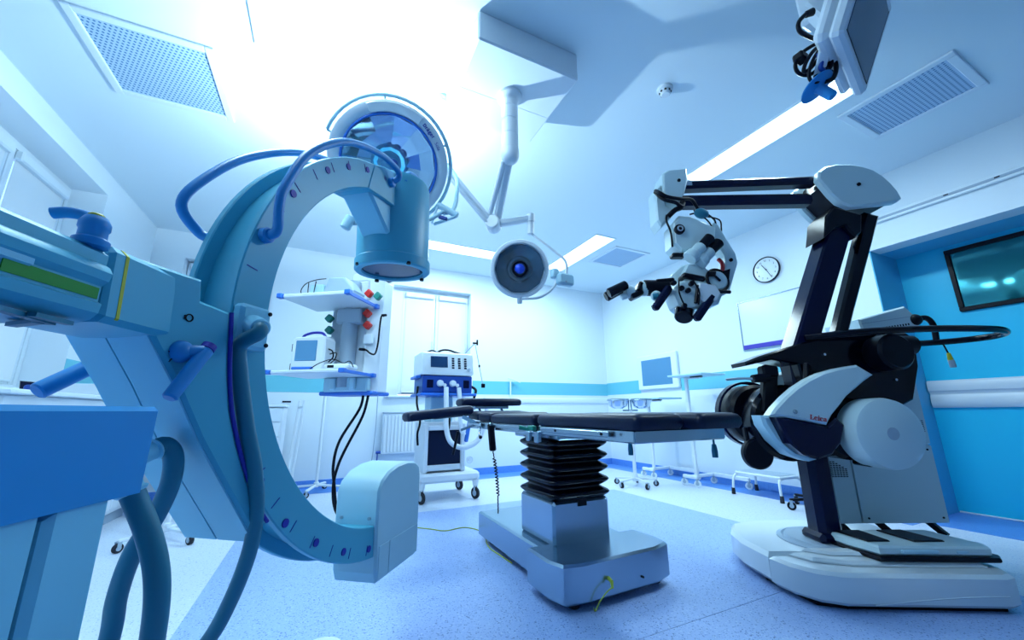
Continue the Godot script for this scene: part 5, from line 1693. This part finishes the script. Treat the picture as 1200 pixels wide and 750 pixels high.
func ventilator():
	var o := Vector3(1.34, 0, -4.70)
	var t := thing("ventilator", "white ventilator on a wheeled trolley with blue unit and keypad display", "ventilator", o)
	var w := Transform3D(Basis.IDENTITY, -o)
	for c in [Vector3(1.04, 0, -4.42), Vector3(1.65, 0, -4.42), Vector3(1.04, 0, -5.0), Vector3(1.65, 0, -5.0)]:
		caster(t, c - o, 0.062, M.rubber, 0.4)
	var b := MB.new(w)
	b.span(Vector3(1.00, 0.20, -5.05), Vector3(1.69, 0.30, -4.38), 0.025)
	for c in [Vector3(1.04, 0, -4.42), Vector3(1.65, 0, -4.42), Vector3(1.04, 0, -5.0), Vector3(1.65, 0, -5.0)]:
		b.cyl(c + Vector3(0, 0.14, 0), c + Vector3(0, 0.21, 0), 0.03, 0.04, 14)
	part(t, "trolley_base", b, M.white, "white trolley base")
	b = MB.new(w)
	b.span(Vector3(1.05, 0.30, -4.52), Vector3(1.10, 0.82, -4.44), 0.01)
	b.span(Vector3(1.48, 0.30, -4.52), Vector3(1.53, 0.82, -4.44), 0.01)
	b.span(Vector3(1.10, 0.32, -4.50), Vector3(1.48, 0.38, -4.44), 0.008)
	b.span(Vector3(1.10, 0.75, -4.50), Vector3(1.48, 0.80, -4.44), 0.008)
	b.span(Vector3(1.06, 0.30, -4.95), Vector3(1.52, 0.84, -4.52), 0.01)
	var fr := part(t, "trolley_frame", b, M.white)
	b = MB.new(w)
	b.span(Vector3(1.10, 0.38, -4.52), Vector3(1.48, 0.75, -4.475))
	part(fr, "dark_panel", b, M.leather, "dark front panel")
	b = MB.new(w)
	b.span(Vector3(1.15, 0.83, -4.90), Vector3(1.42, 1.13, -4.60), 0.01)
	part(t, "column", b, M.tube_grey)
	b = MB.new(w)
	b.span(Vector3(0.97, 1.13, -4.92), Vector3(1.63, 1.16, -4.36), 0.008)
	b.span(Vector3(0.94, 1.33, -4.8), Vector3(1.00, 1.36, -4.5), 0.004)
	part(t, "tray", b, M.blue_light, "blue tray")
	b = MB.new(w)
	b.span(Vector3(1.0, 1.16, -4.86), Vector3(1.59, 1.36, -4.41), 0.012)
	var bu := part(t, "blue_unit", b, M.blue_unit, "dark blue gas unit")
	b = MB.new(w)
	for x in [1.20, 1.35]:
		b = MB.new(w)
		b.cyl(Vector3(x, 1.27, -4.412), Vector3(x, 1.27, -4.37), 0.04, 0.035, 18, 0.006)
		b.cyl(Vector3(x + 0.05, 1.25, -4.412), Vector3(x + 0.05, 1.25, -4.38), 0.02, -1, 14)
		part(bu, "port", b, M.white)
	b = MB.new(w)
	for x in [1.05, 1.48]:
		b.span(Vector3(x, 1.22, -4.414), Vector3(x + 0.07, 1.31, -4.40), 0.004)
	part(bu, "label_plate", b, M.navy)
	b = MB.new(w * Transform3D(Basis.IDENTITY, Vector3(0, 0, 0)))
	# sloped front, seen from the side: (depth, height), drawn out along x
	var side := MB.new(Transform3D(Basis(Vector3(0, 0, 1), Vector3(0, 1, 0), Vector3(-1, 0, 0)), Vector3(0, 0, 0) - o))
	side.prism([Vector2(-4.86, 1.365), Vector2(-4.40, 1.365), Vector2(-4.385, 1.40), Vector2(-4.42, 1.615), Vector2(-4.46, 1.635), Vector2(-4.86, 1.635)], -1.60, -0.985, 0.012)
	var hd := part(t, "control_head", side, M.white_gloss, "white control head")
	var tilt := Transform3D(Basis(Vector3.RIGHT, deg_to_rad(-9)), Vector3(1.29, 1.505, -4.399) - o)
	b = MB.new(tilt)
	b.box(Vector3(-0.11, 0.01, 0.004), Vector3(0.20, 0.13, 0.008), 0.002)
	part(hd, "display", b, M.screen_dark, "dark display")
	b = MB.new(tilt)
	for i in 3:
		for j in 5:
			b.box(Vector3(0.055 + i * 0.075, 0.055 - j * 0.028, 0.004), Vector3(0.03, 0.017, 0.008), 0.002)
	part(hd, "key", b, M.navy)
	b = MB.new(tilt)
	b.cyl(Vector3(0.245, -0.075, 0.0), Vector3(0.245, -0.075, 0.02), 0.018, -1, 14)
	part(hd, "dial", b, M.grey)
	b = MB.new(w)
	b.span(Vector3(1.05, 1.625, -4.50), Vector3(1.52, 1.640, -4.48))
	part(hd, "top_slot", b, M.black)
	b = MB.new(w)
	b.tube([Vector3(1.20, 1.65, -4.6), Vector3(1.26, 1.68, -4.58), Vector3(1.34, 1.685, -4.58), Vector3(1.42, 1.665, -4.58), Vector3(1.50, 1.65, -4.6)], 0.012, 8)
	b.tube([Vector3(1.08, 1.65, -4.6), Vector3(1.14, 1.67, -4.58), Vector3(1.20, 1.65, -4.58)], 0.009, 8)
	part(hd, "tube_loop", b, M.black)
	# supporting arm with hinge
	b = MB.new(w)
	b.bar(Vector3(1.56, 1.66, -4.6), Vector3(1.66, 1.78, -4.55), 0.012, 0.012)
	b.bar(Vector3(1.67, 1.79, -4.55), Vector3(1.76, 1.27, -4.50), 0.008, 0.008)
	part(t, "hose_arm", b, M.grey, "thin hinged hose arm")
	b = MB.new(w)
	b.box(Vector3(1.67, 1.79, -4.55), Vector3(0.06, 0.02, 0.02), 0.004)
	b.box(Vector3(1.70, 1.80, -4.55), Vector3(0.02, 0.07, 0.02), 0.004)
	b.box(Vector3(1.72, 1.50, -4.52), Vector3(0.02, 0.03, 0.02), 0.004)
	b.box(Vector3(1.765, 1.26, -4.50), Vector3(0.045, 0.05, 0.03), 0.006)
	part(t, "arm_joint", b, M.black)
	# breathing hoses
	b = MB.new(w)
	b.tube([Vector3(1.26, 1.22, -4.36), Vector3(1.25, 1.02, -4.30), Vector3(1.25, 0.78, -4.27), Vector3(1.30, 0.63, -4.25), Vector3(1.44, 0.57, -4.25), Vector3(1.60, 0.63, -4.25), Vector3(1.68, 0.78, -4.25), Vector3(1.72, 0.95, -4.25), Vector3(1.70, 1.10, -4.3)], 0.028, 12)
	b.tube([Vector3(1.41, 1.22, -4.36), Vector3(1.42, 1.0, -4.32), Vector3(1.42, 0.80, -4.30), Vector3(1.46, 0.70, -4.3)], 0.026, 12)
	part(t, "breathing_hose", b, M.white, "white breathing hoses")
	b = MB.new(w)
	b.tube([Vector3(0.99, 1.24, -4.6), Vector3(0.97, 1.05, -4.52), Vector3(1.0, 0.86, -4.45), Vector3(0.97, 0.72, -4.42), Vector3(0.98, 0.60, -4.42)], 0.012, 8)
	b.tube([Vector3(1.60, 1.25, -4.5), Vector3(1.64, 1.20, -4.42), Vector3(1.62, 1.10, -4.42), Vector3(1.64, 0.98, -4.44)], 0.016, 8)
	b.tube([Vector3(1.30, 0.98, -4.40), Vector3(1.31, 0.86, -4.36), Vector3(1.30, 0.74, -4.36)], 0.012, 8)
	part(t, "power_cable", b, M.black)
	b = MB.new(w)
	b.bar(Vector3(1.56, 0.92, -4.36), Vector3(1.50, 0.62, -4.34), 0.03, 0.05, 0.01)
	part(t, "blue_grip", b, M.blue_light)
	b = MB.new(w)
	b.torus(Vector3(1.58, 0.42, -4.42), Vector3(0, 0, 1), 0.035, 0.008, 20, 8)
	b.cyl(Vector3(1.58, 0.42, -4.46), Vector3(1.58, 0.42, -4.42), 0.02, -1, 14)
	part(t, "valve", b, M.white)

# ------------------------------------------------------------------ on walls and ceiling
func wall_things():
	# grilles
	for g in [[-1.52, -0.88, -3.34, -2.70, "large square perforated grille beside the ceiling light panel"], [3.63, 4.21, -4.63, -4.05, "small square grille beside the light strip behind the small lamp"], [3.58, 4.13, -1.235, -0.655, "square perforated grille above the recess, near the hung monitor"]]:
		var t := thing("ceiling_grille", g[4], "grille", Vector3((g[0] + g[1]) / 2, HC, (g[2] + g[3]) / 2), 0, "perforated ceiling grilles")
		var wx: float = g[1] - g[0]
		var wz: float = g[3] - g[2]
		var b := MB.new()
		for s in [-1, 1]:
			b.box(Vector3(s * (wx / 2 + 0.015), -0.008, 0), Vector3(0.05, 0.018, wz + 0.08), 0.004)
			b.box(Vector3(0, -0.008, s * (wz / 2 + 0.015)), Vector3(wx - 0.02, 0.018, 0.05), 0.004)
		part(t, "frame", b, M.grille_frame)
		b = MB.new()
		b.box(Vector3(0, -0.003, 0), Vector3(wx - 0.01, 0.006, wz - 0.01))
		part(t, "perforated_sheet", b, M.grille, "perforated metal sheet")
	# smoke detector
	var t := thing("smoke_detector", "small round white smoke detector on the ceiling", "detector", Vector3(2.063, HC, -1.661))
	var b := MB.new()
	b.lathe(Vector3.ZERO, Vector3.DOWN, [Vector2(0.055, 0), Vector2(0.055, 0.015), Vector2(0.050, 0.02), Vector2(0.038, 0.024), Vector2(0.036, 0.045), Vector2(0.028, 0.055), Vector2(0, 0.056)], 32)
	var sd := part(t, "housing", b, M.white)
	b = MB.new()
	for i in 8:
		var a := TAU * i / 8.0
		b.box(Vector3(cos(a) * 0.0355, -0.034, sin(a) * 0.0355), Vector3(0.012, 0.012, 0.012))
	part(sd, "vent", b, M.black)
	t = thing("ceiling_rosette", "small rounded white rosette on the ceiling beside the boxy cover", "rosette", Vector3(0.60, HC, -2.47))
	b = MB.new()
	b.lathe(Vector3.ZERO, Vector3.DOWN, [Vector2(0.075, 0), Vector2(0.075, 0.03), Vector2(0.065, 0.045), Vector2(0, 0.05)], 32)
	part(t, "housing", b, M.white)
	# trunking
	t = thing("cable_trunking", "long white cable trunking high on the wall above the teal recess", "trunking", Vector3(XR, 2.80, -0.8))
	b = MB.new()
	b.span(Vector3(-0.035, -0.035, -0.92), Vector3(0, 0.035, 3.9), 0.006)
	var tr := part(t, "body", b, M.trim)
	b = MB.new()
	b.span(Vector3(-0.042, -0.012, -0.92), Vector3(-0.034, 0.010, 2.9), 0.002)
	part(tr, "rib", b, M.grey)
	b = MB.new()
	for z in [-0.35, -0.05, 0.18]:
		b.span(Vector3(-0.044, -0.004, z), Vector3(-0.04, 0.006, z + 0.03))
	part(tr, "clip", b, M.black)
	# clock
	t = thing("wall_clock", "round white wall clock with dark rim above the whiteboard", "clock", Vector3(XR, 2.655, -2.765))
	var f := Transform3D(Basis(Vector3(0, 0, -1), Vector3.UP, Vector3(-1, 0, 0)).orthonormalized(), Vector3.ZERO)
	f = Transform3D(Basis(Vector3(0, 0, 1), Vector3.UP, Vector3(-1, 0, 0)), Vector3.ZERO)
	b = MB.new(f)
	b.lathe(Vector3.ZERO, Vector3(0, 0, 1), [Vector2(0.160, 0.0), Vector2(0.165, 0.01), Vector2(0.165, 0.03), Vector2(0.161, 0.036), Vector2(0.155, 0.034), Vector2(0.154, 0.02)], 48)
	part(t, "rim", b, M.navy)
	b = MB.new(f)
	b.cyl(Vector3(0, 0, 0.005), Vector3(0, 0, 0.022), 0.152, -1, 48)
	var face := part(t, "dial", b, M.white_gloss)
	for i in 12:
		var a := TAU * i / 12.0
		var s := str(12 if i == 0 else i)
		lettering(face, "numeral", s, 0.022, f * Transform3D(Basis.IDENTITY, Vector3(sin(a) * 0.115, cos(a) * 0.115, 0.0225)), M.black)
	b = MB.new(f)
	b.bar(Vector3(-0.010, 0.02, 0.026), Vector3(0.055, -0.115, 0.026), 0.007, 0.003)
	b.bar(Vector3(0.008, -0.02, 0.028), Vector3(-0.045, 0.075, 0.028), 0.010, 0.003)
	b.cyl(Vector3(0, 0, 0.022), Vector3(0, 0, 0.031), 0.008, -1, 12)
	part(face, "hands", b, M.black)
	# whiteboard
	t = thing("whiteboard", "large whiteboard with a purple pen ledge", "whiteboard", Vector3(XR, 1.70, -2.78))
	b = MB.new()
	b.span(Vector3(-0.014, 0.0, -0.42), Vector3(-0.001, 0.62, 0.45), 0.003)
	var wb := part(t, "board", b, M.board)
	b = MB.new()
	b.span(Vector3(-0.022, -0.012, -0.432), Vector3(0, 0.632, -0.42), 0.003)
	b.span(Vector3(-0.022, -0.012, 0.45), Vector3(0, 0.632, 0.462), 0.003)
	b.span(Vector3(-0.022, 0.62, -0.42), Vector3(0, 0.632, 0.45), 0.003)
	b.span(Vector3(-0.022, -0.012, -0.42), Vector3(0, 0.0, 0.45), 0.003)
	part(wb, "frame", b, M.steel)
	b = MB.new()
	b.span(Vector3(-0.024, 0.0, -0.42), Vector3(-0.014, 0.055, 0.45), 0.003)
	part(wb, "pen_ledge", b, M.purple, "purple pen ledge")
	# film viewer
	t = thing("film_viewer", "square wall-mounted film viewer with blue-grey pane in white frame", "viewer", Vector3(XR, 1.28, -4.695))
	b = MB.new()
	b.span(Vector3(-0.05, 0.0, -0.425), Vector3(0, 0.565, 0.425), 0.012)
	var fv := part(t, "frame", b, M.trim)
	b = MB.new()
	b.span(Vector3(-0.054, 0.065, -0.315), Vector3(-0.049, 0.485, 0.315))
	part(fv, "pane", b, M.screen)
	# switches
	t = thing("light_switch", "white square light switch beside the whiteboard", "switch", Vector3(XR, 1.78, -2.17))
	b = MB.new()
	b.span(Vector3(-0.012, -0.04, -0.04), Vector3(0, 0.04, 0.04), 0.003)
	var sw := part(t, "plate", b, M.trim)
	b = MB.new()
	b.span(Vector3(-0.016, -0.024, -0.024), Vector3(-0.011, 0.024, 0.024), 0.002)
	part(sw, "rocker", b, M.white)
	# observation window in the recess
	t = setting_node("window_4", "dark-framed observation window in the teal wall", "window")
	b = MB.new()
	for q in [[1.84, 1.88, -1.39, 0.5], [2.42, 2.46, -1.39, 0.5], [1.88, 2.42, -1.39, -1.355], [1.88, 2.42, 0.465, 0.5]]:
		b.span(Vector3(XA - 0.03, q[0], q[2]), Vector3(XA, q[1], q[3]), 0.004)
	part(t, "frame", b, M.black)
	b = MB.new()
	b.span(Vector3(XA - 0.012, 1.875, -1.36), Vector3(XA - 0.004, 2.425, 0.47))
	part(t, "pane", b, M.dark_glass, "dark reflecting pane")
	# bumper rail
	t = thing("bumper_rail", "wide white double-ribbed bumper rail on the teal wall", "rail", Vector3(XA, 1.08, -0.3))
	b = MB.new(Transform3D(Basis(Vector3(-1, 0, 0), Vector3.UP, Vector3(0, 0, -1)), Vector3.ZERO))
	b.prism([Vector2(0, -0.13), Vector2(0.025, -0.128), Vector2(0.038, -0.11), Vector2(0.042, -0.07), Vector2(0.036, -0.03), Vector2(0.022, -0.006), Vector2(0.026, 0.01), Vector2(0.045, 0.03), Vector2(0.05, 0.07), Vector2(0.042, 0.11), Vector2(0.026, 0.128), Vector2(0, 0.13)], -1.45, 1.44)
	part(t, "profile", b, M.white)
	# radiator
	t = thing("radiator", "white panel radiator below the two-leaf window", "radiator", Vector3(1.30, 0.38, ZB + 0.06))
	b = MB.new()
	b.span(Vector3(-0.50, 0.0, -0.04), Vector3(0.60, 0.56, 0.03), 0.008)
	var rd := part(t, "panel", b, M.white)
	b = MB.new()
	for i in 22:
		b.span(Vector3(-0.48 + i * 0.049, 0.03, 0.03), Vector3(-0.455 + i * 0.049, 0.53, 0.042), 0.005)
	part(rd, "fin", b, M.white).set_meta("kind", "stuff")
	b = MB.new()
	b.span(Vector3(-0.50, 0.555, -0.045), Vector3(0.60, 0.575, 0.04), 0.004)
	part(rd, "top_grille", b, M.grey)
	b = MB.new()
	b.cyl(Vector3(-0.50, 0.03, 0), Vector3(-0.56, 0.03, 0), 0.02, -1, 14)
	b.cyl(Vector3(-0.54, -0.38, 0), Vector3(-0.54, 0.04, 0), 0.01, -1, 10)
	part(rd, "valve", b, M.blue_unit)
	# wall lamp arm on the far wall
	t = thing("wall_bracket", "thin white T-shaped bracket on the guard rail of the far wall", "bracket", Vector3(2.83, 1.175, ZB + 0.04))
	b = MB.new()
	b.bar(Vector3(0, -0.02, 0), Vector3(0.0, 0.30, 0), 0.025, 0.02, 0.004)
	b.bar(Vector3(-0.04, 0.32, 0), Vector3(0.17, 0.25, 0.03), 0.03, 0.015, 0.004)
	part(t, "bracket", b, M.trim)

# ------------------------------------------------------------------ loose furniture
func star_base(t: Node3D, n: int, r: float, h: float, m: Material, wheel: Material, turn := 0.3):
	for i in n:
		var a := TAU * i / n + turn
		var d := Vector3(cos(a), 0, sin(a))
		var b := MB.new()
		b.bar(Vector3(0, h + 0.02, 0), d * r + Vector3(0, h, 0), 0.03, 0.025, 0.006)
		part(t, "base_leg", b, m)
		caster(t, d * (r - 0.01), h * 0.42, wheel, a)

func drip_stand(label: String, at: Vector3, h: float, turn: float):
	var t := thing("drip_stand", label, "drip stand", at, 0, "drip stands")
	star_base(t, 4, 0.30, 0.075, M.white, M.rubber, turn)
	var b := MB.new()
	b.cyl(Vector3(0, 0.08, 0), Vector3(0, h, 0), 0.018, -1, 14)
	b.cyl(Vector3(0, 0.07, 0), Vector3(0, 0.13, 0), 0.03, -1, 14, 0.006)
	part(t, "pole", b, M.white)
	return t

func furniture():
	drip_stand("white four-legged pole stand behind the supply column", Vector3(0.03, 0, -5.62), 1.36, 0.35)
	# drawer trolley seen through the arc
	var t := thing("drawer_trolley", "white drawer trolley seen through the opening of the C-shaped arc", "trolley", Vector3(-0.78, 0, -5.45))
	var b := MB.new()
	b.span(Vector3(-0.40, 0.14, -0.28), Vector3(0.40, 1.02, 0.24), 0.01)
	var body := part(t, "body", b, M.white)
	for i in 3:
		b = MB.new()
		b.span(Vector3(-0.38, 0.54 + i * 0.16, 0.24), Vector3(0.38, 0.69 + i * 0.16, 0.262), 0.006)
		var d := part(body, "drawer", b, M.trim)
		b = MB.new()
		b.span(Vector3(-0.10, 0.64 + i * 0.16, 0.262), Vector3(0.10, 0.655 + i * 0.16, 0.28), 0.003)
		part(d, "handle", b, M.grey)
	b = MB.new()
	b.span(Vector3(-0.38, 0.30, 0.10), Vector3(0.38, 0.52, 0.245), 0.005)
	part(body, "open_bay", b, M.blue_light)
	b = MB.new()
	b.span(Vector3(-0.42, 1.02, -0.30), Vector3(0.42, 1.045, 0.27), 0.006)
	part(body, "top", b, M.trim)
	for c in [Vector3(-0.35, 0, -0.22), Vector3(0.35, 0, -0.22), Vector3(-0.35, 0, 0.18), Vector3(0.35, 0, 0.18)]:
		caster(t, c, 0.055)
	t = thing("folded_screen_frame", "white folded frame leaning beside the drawer trolley", "frame", Vector3(-0.20, 0, -5.15))
	b = MB.new()
	b.bar(Vector3(-0.04, 0.02, 0.0), Vector3(0.02, 1.10, -0.05), 0.035, 0.03, 0.006)
	b.bar(Vector3(-0.10, 0.02, -0.25), Vector3(-0.04, 1.10, -0.30), 0.035, 0.03, 0.006)
	b.bar(Vector3(0.015, 1.02, -0.05), Vector3(-0.045, 1.02, -0.29), 0.025, 0.025, 0.004)
	b.bar(Vector3(-0.035, 0.15, -0.0), Vector3(-0.095, 0.15, -0.25), 0.025, 0.025, 0.004)
	part(t, "frame", b, M.white)
	# wall plate by the trolley
	t = thing("wall_label", "small dark label plate on the far wall above the drawer trolley", "label", Vector3(-0.42, 1.10, ZB + 0.004))
	b = MB.new()
	b.span(Vector3(-0.05, -0.01, -0.003), Vector3(0.05, 0.01, 0.002))
	part(t, "plate", b, M.navy)
	# low cabinet under the long window
	t = thing("storage_cabinet", "long white storage cabinet under the deep window recess", "cabinet", Vector3(-1.80, 0, -4.2))
	b = MB.new()
	b.span(Vector3(-0.25, 0.10, -1.2), Vector3(0.20, 1.07, 1.0), 0.01)
	body = part(t, "body", b, M.white)
	for i in 4:
		b = MB.new()
		b.span(Vector3(0.20, 0.14, -1.17 + i * 0.545), Vector3(0.218, 0.96, -0.645 + i * 0.545), 0.005)
		var d := part(body, "door", b, M.trim)
		b = MB.new()
		b.span(Vector3(0.218, 0.60, -0.70 + i * 0.545), Vector3(0.235, 0.72, -0.685 + i * 0.545), 0.003)
		part(d, "handle", b, M.grey)
	b = MB.new()
	b.span(Vector3(-0.26, 1.07, -1.22), Vector3(0.24, 1.10, 1.02), 0.006)
	part(body, "worktop", b, M.trim)
	b = MB.new()
	b.span(Vector3(-0.22, 0, -1.15), Vector3(0.15, 0.10, 0.95))
	part(body, "plinth", b, M.grey)
	t = thing("tape_dispenser", "small dark box on the storage cabinet by the window", "box", Vector3(-1.82, 1.101, -3.88))
	b = MB.new()
	b.prism([Vector2(-0.03, 0.0), Vector2(0.05, 0.0), Vector2(0.06, 0.07), Vector2(-0.04, 0.08)], -0.05, 0.05, 0.006)
	part(t, "housing", b, M.navy)
	b = MB.new()
	b.cyl(Vector3(0.01, 0.035, 0.045), Vector3(0.01, 0.035, 0.06), 0.02, -1, 18, 0.004)
	part(t, "roll", b, M.blue_unit)
	t = thing("paper_tray", "shallow white tray on the storage cabinet beside the dark box", "tray", Vector3(-1.75, 1.101, -4.55))
	b = MB.new()
	b.span(Vector3(-0.15, 0, -0.32), Vector3(0.15, 0.02, 0.32), 0.004)
	for s in [-1, 1]:
		b.span(Vector3(s * 0.15 - 0.006, 0, -0.32), Vector3(s * 0.15 + 0.006, 0.09, 0.32), 0.003)
		b.span(Vector3(-0.15, 0, s * 0.32 - 0.006), Vector3(0.15, 0.09, s * 0.32 + 0.006), 0.003)
	part(t, "tray", b, M.white)
	# walking aid leg seen between hoses and arc
	drip_stand("white pole stand beside the storage cabinet, behind the hoses", Vector3(-1.0, 0, -4.15), 0.95, 0.8)
	# bowl stand with two bowls
	var bc := Vector3(3.75, 0, -4.15)
	t = thing("bowl_stand", "white star-based double basin stand beyond the operating table", "stand", bc)
	star_base(t, 5, 0.27, 0.08, M.white, M.rubber, 0.5)
	b = MB.new()
	b.cyl(Vector3(0, 0.08, 0), Vector3(0, 0.95, 0), 0.022, -1, 16)
	b.cyl(Vector3(0, 0.06, 0), Vector3(0, 0.16, 0), 0.04, 0.03, 16, 0.006)
	part(t, "pole", b, M.white)
	var along := Vector3(cos(deg_to_rad(YAW)), 0, sin(deg_to_rad(YAW)))
	b = MB.new()
	for s in [-1, 1]:
		b.torus(along * s * 0.155 + Vector3(0, 1.085, 0), Vector3.UP, 0.14, 0.008, 36, 8)
	b.bar(-along * 0.1 + Vector3(0, 0.95, 0), along * 0.1 + Vector3(0, 0.95, 0), 0.02, 0.02)
	for s in [-1, 1]:
		b.bar(along * s * 0.02 + Vector3(0, 0.95, 0), along * s * 0.012 + Vector3(0, 1.085, 0), 0.012, 0.012)
	part(t, "bowl_ring", b, M.steel)
	for s in [-1, 1]:
		var bw := thing("wash_bowl", "round steel basin in the double basin stand, on the side of the %s" % ("microscope" if s == 1 else "ventilator"), "bowl", bc + along * s * 0.155 + Vector3(0, 0.975, 0), 0, "steel basins")
		b = MB.new()
		b.lathe(Vector3.ZERO, Vector3.UP, [Vector2(0, 0), Vector2(0.06, 0.0), Vector2(0.11, 0.03), Vector2(0.132, 0.09), Vector2(0.137, 0.122), Vector2(0.145, 0.124), Vector2(0.145, 0.128), Vector2(0.134, 0.126), Vector2(0.127, 0.09), Vector2(0.105, 0.034), Vector2(0.058, 0.006), Vector2(0, 0.006)], 36)
		part(bw, "basin", b, M.chrome)
	# two over-table trolleys
	over_table("white over-table trolley beside the basin stand", Vector3(4.50, 0, -4.55), 1.12, 0.50)
	over_table("white over-table trolley beside the step stool", Vector3(4.48, 0, -3.80), 1.40, 0.50)
	# step stool
	t = thing("step_stool", "low white step stool with black rubber feet beside the wall", "step stool", Vector3(4.60, 0, -2.98))
	b = MB.new()
	b.span(Vector3(-0.17, 0.225, -0.26), Vector3(0.17, 0.25, 0.26), 0.008)
	var top := part(t, "tread", b, M.white)
	b = MB.new()
	b.span(Vector3(-0.15, 0.25, -0.24), Vector3(0.15, 0.254, 0.24))
	part(top, "mat", b, M.grey)
	for s in [-1, 1]:
		b = MB.new()
		b.tube([Vector3(-0.21, 0.03, s * 0.27), Vector3(-0.20, 0.16, s * 0.26), Vector3(-0.17, 0.21, s * 0.25), Vector3(-0.10, 0.225, s * 0.24), Vector3(0.10, 0.225, s * 0.24), Vector3(0.17, 0.21, s * 0.25), Vector3(0.20, 0.16, s * 0.26), Vector3(0.21, 0.03, s * 0.27)], 0.013, 10)
		part(t, "leg_hoop", b, M.white)
		for q in [-1, 1]:
			b = MB.new()
			b.cyl(Vector3(q * 0.21, 0.003, s * 0.27), Vector3(q * 0.208, 0.07, s * 0.27), 0.022, 0.018, 14)
			part(t, "rubber_foot", b, M.rubber)
	# swivel stool hidden by the microscope
	t = thing("swivel_stool", "black swivel stool whose castors show behind the microscope base", "stool", Vector3(4.42, 0, -2.36))
	star_base(t, 5, 0.28, 0.09, M.black, M.black, 2.45)
	b = MB.new()
	b.cyl(Vector3(0, 0.08, 0), Vector3(0, 0.50, 0), 0.03, 0.022, 16)
	part(t, "post", b, M.black)
	b = MB.new()
	b.lathe(Vector3(0, 0.49, 0), Vector3.UP, [Vector2(0, 0), Vector2(0.15, 0), Vector2(0.175, 0.02), Vector2(0.175, 0.05), Vector2(0.15, 0.07), Vector2(0, 0.075)], 32)
	part(t, "seat", b, M.leather)
	# foot pedal peeking in at the lower edge
	t = thing("foot_pedal", "pale round foot pedal on the floor in front of the C-shaped arc", "pedal", Vector3(0.084, 0.020, -1.967) * Vector3(1, 0, 1))
	b = MB.new()
	b.lathe(Vector3(0, 0.003, 0), Vector3.UP, [Vector2(0, 0), Vector2(0.085, 0), Vector2(0.09, 0.012), Vector2(0.08, 0.034), Vector2(0.05, 0.046), Vector2(0, 0.05)], 36)
	part(t, "cover", b, M.white)
	# yellow-green earth cable on the floor
	b = MB.new()
	b.tube([Vector3(0.755, 0.006, -3.644), Vector3(0.912, 0.006, -3.480), Vector3(1.006, 0.006, -3.378), Vector3(1.180, 0.006, -3.395), Vector3(1.262, 0.006, -3.193), Vector3(1.176, 0.006, -2.873), Vector3(1.178, 0.006, -2.679), Vector3(1.190, 0.006, -2.503)], 0.004, 6)
	var ec := part(self, "earth_cable", b, M.cable_yellow)
	tag(ec, "thin yellow-green earth cable lying on the floor behind the operating table base", "cable")

func over_table(label: String, at: Vector3, h: float, l: float):
	var t := thing("over_table_trolley", label, "trolley", at, 0, "over-table trolleys")
	var b := MB.new()
	b.bar(Vector3(-0.12, 0.115, 0.0), Vector3(0.32, 0.115, 0.0), 0.045, 0.04, 0.008)
	b.bar(Vector3(0.30, 0.115, -0.02), Vector3(0.30, 0.115, l), 0.045, 0.05, 0.008)
	b.bar(Vector3(-0.12, 0.115, -0.12), Vector3(-0.12, 0.115, 0.10), 0.045, 0.04, 0.008)
	part(t, "base_frame", b, M.white)
	b = MB.new()
	b.bar(Vector3(-0.02, 0.12, 0.0), Vector3(-0.02, h - 0.02, 0.0), 0.05, 0.035, 0.008)
	b.bar(Vector3(-0.02, h - 0.03, -0.02), Vector3(-0.02, h - 0.03, l * 0.5), 0.04, 0.03, 0.006)
	part(t, "upright", b, M.white)
	b = MB.new()
	b.span(Vector3(-0.24, h - 0.015, -0.12), Vector3(0.22, h + 0.008, l * 0.85), 0.006)
	var tp := part(t, "tray_top", b, M.tube_grey)
	b = MB.new()
	b.span(Vector3(-0.06, h - 0.03, l * 0.2), Vector3(0.0, h - 0.014, l * 0.5))
	part(tp, "clamp", b, M.black)
	for c in [Vector3(-0.12, 0, -0.11), Vector3(-0.12, 0, 0.09), Vector3(0.30, 0, 0.0), Vector3(0.30, 0, l - 0.02)]:
		caster(t, c, 0.042, M.white, 0.5)

func _ready():
	make_materials()
	camera_and_light()
	room()
	c_arm()
	operating_table()
	surgical_microscope()
	surgical_light()
	flash_unit()
	ceiling_monitor()
	supply_pendant()
	ventilator()
	wall_things()
	furniture()
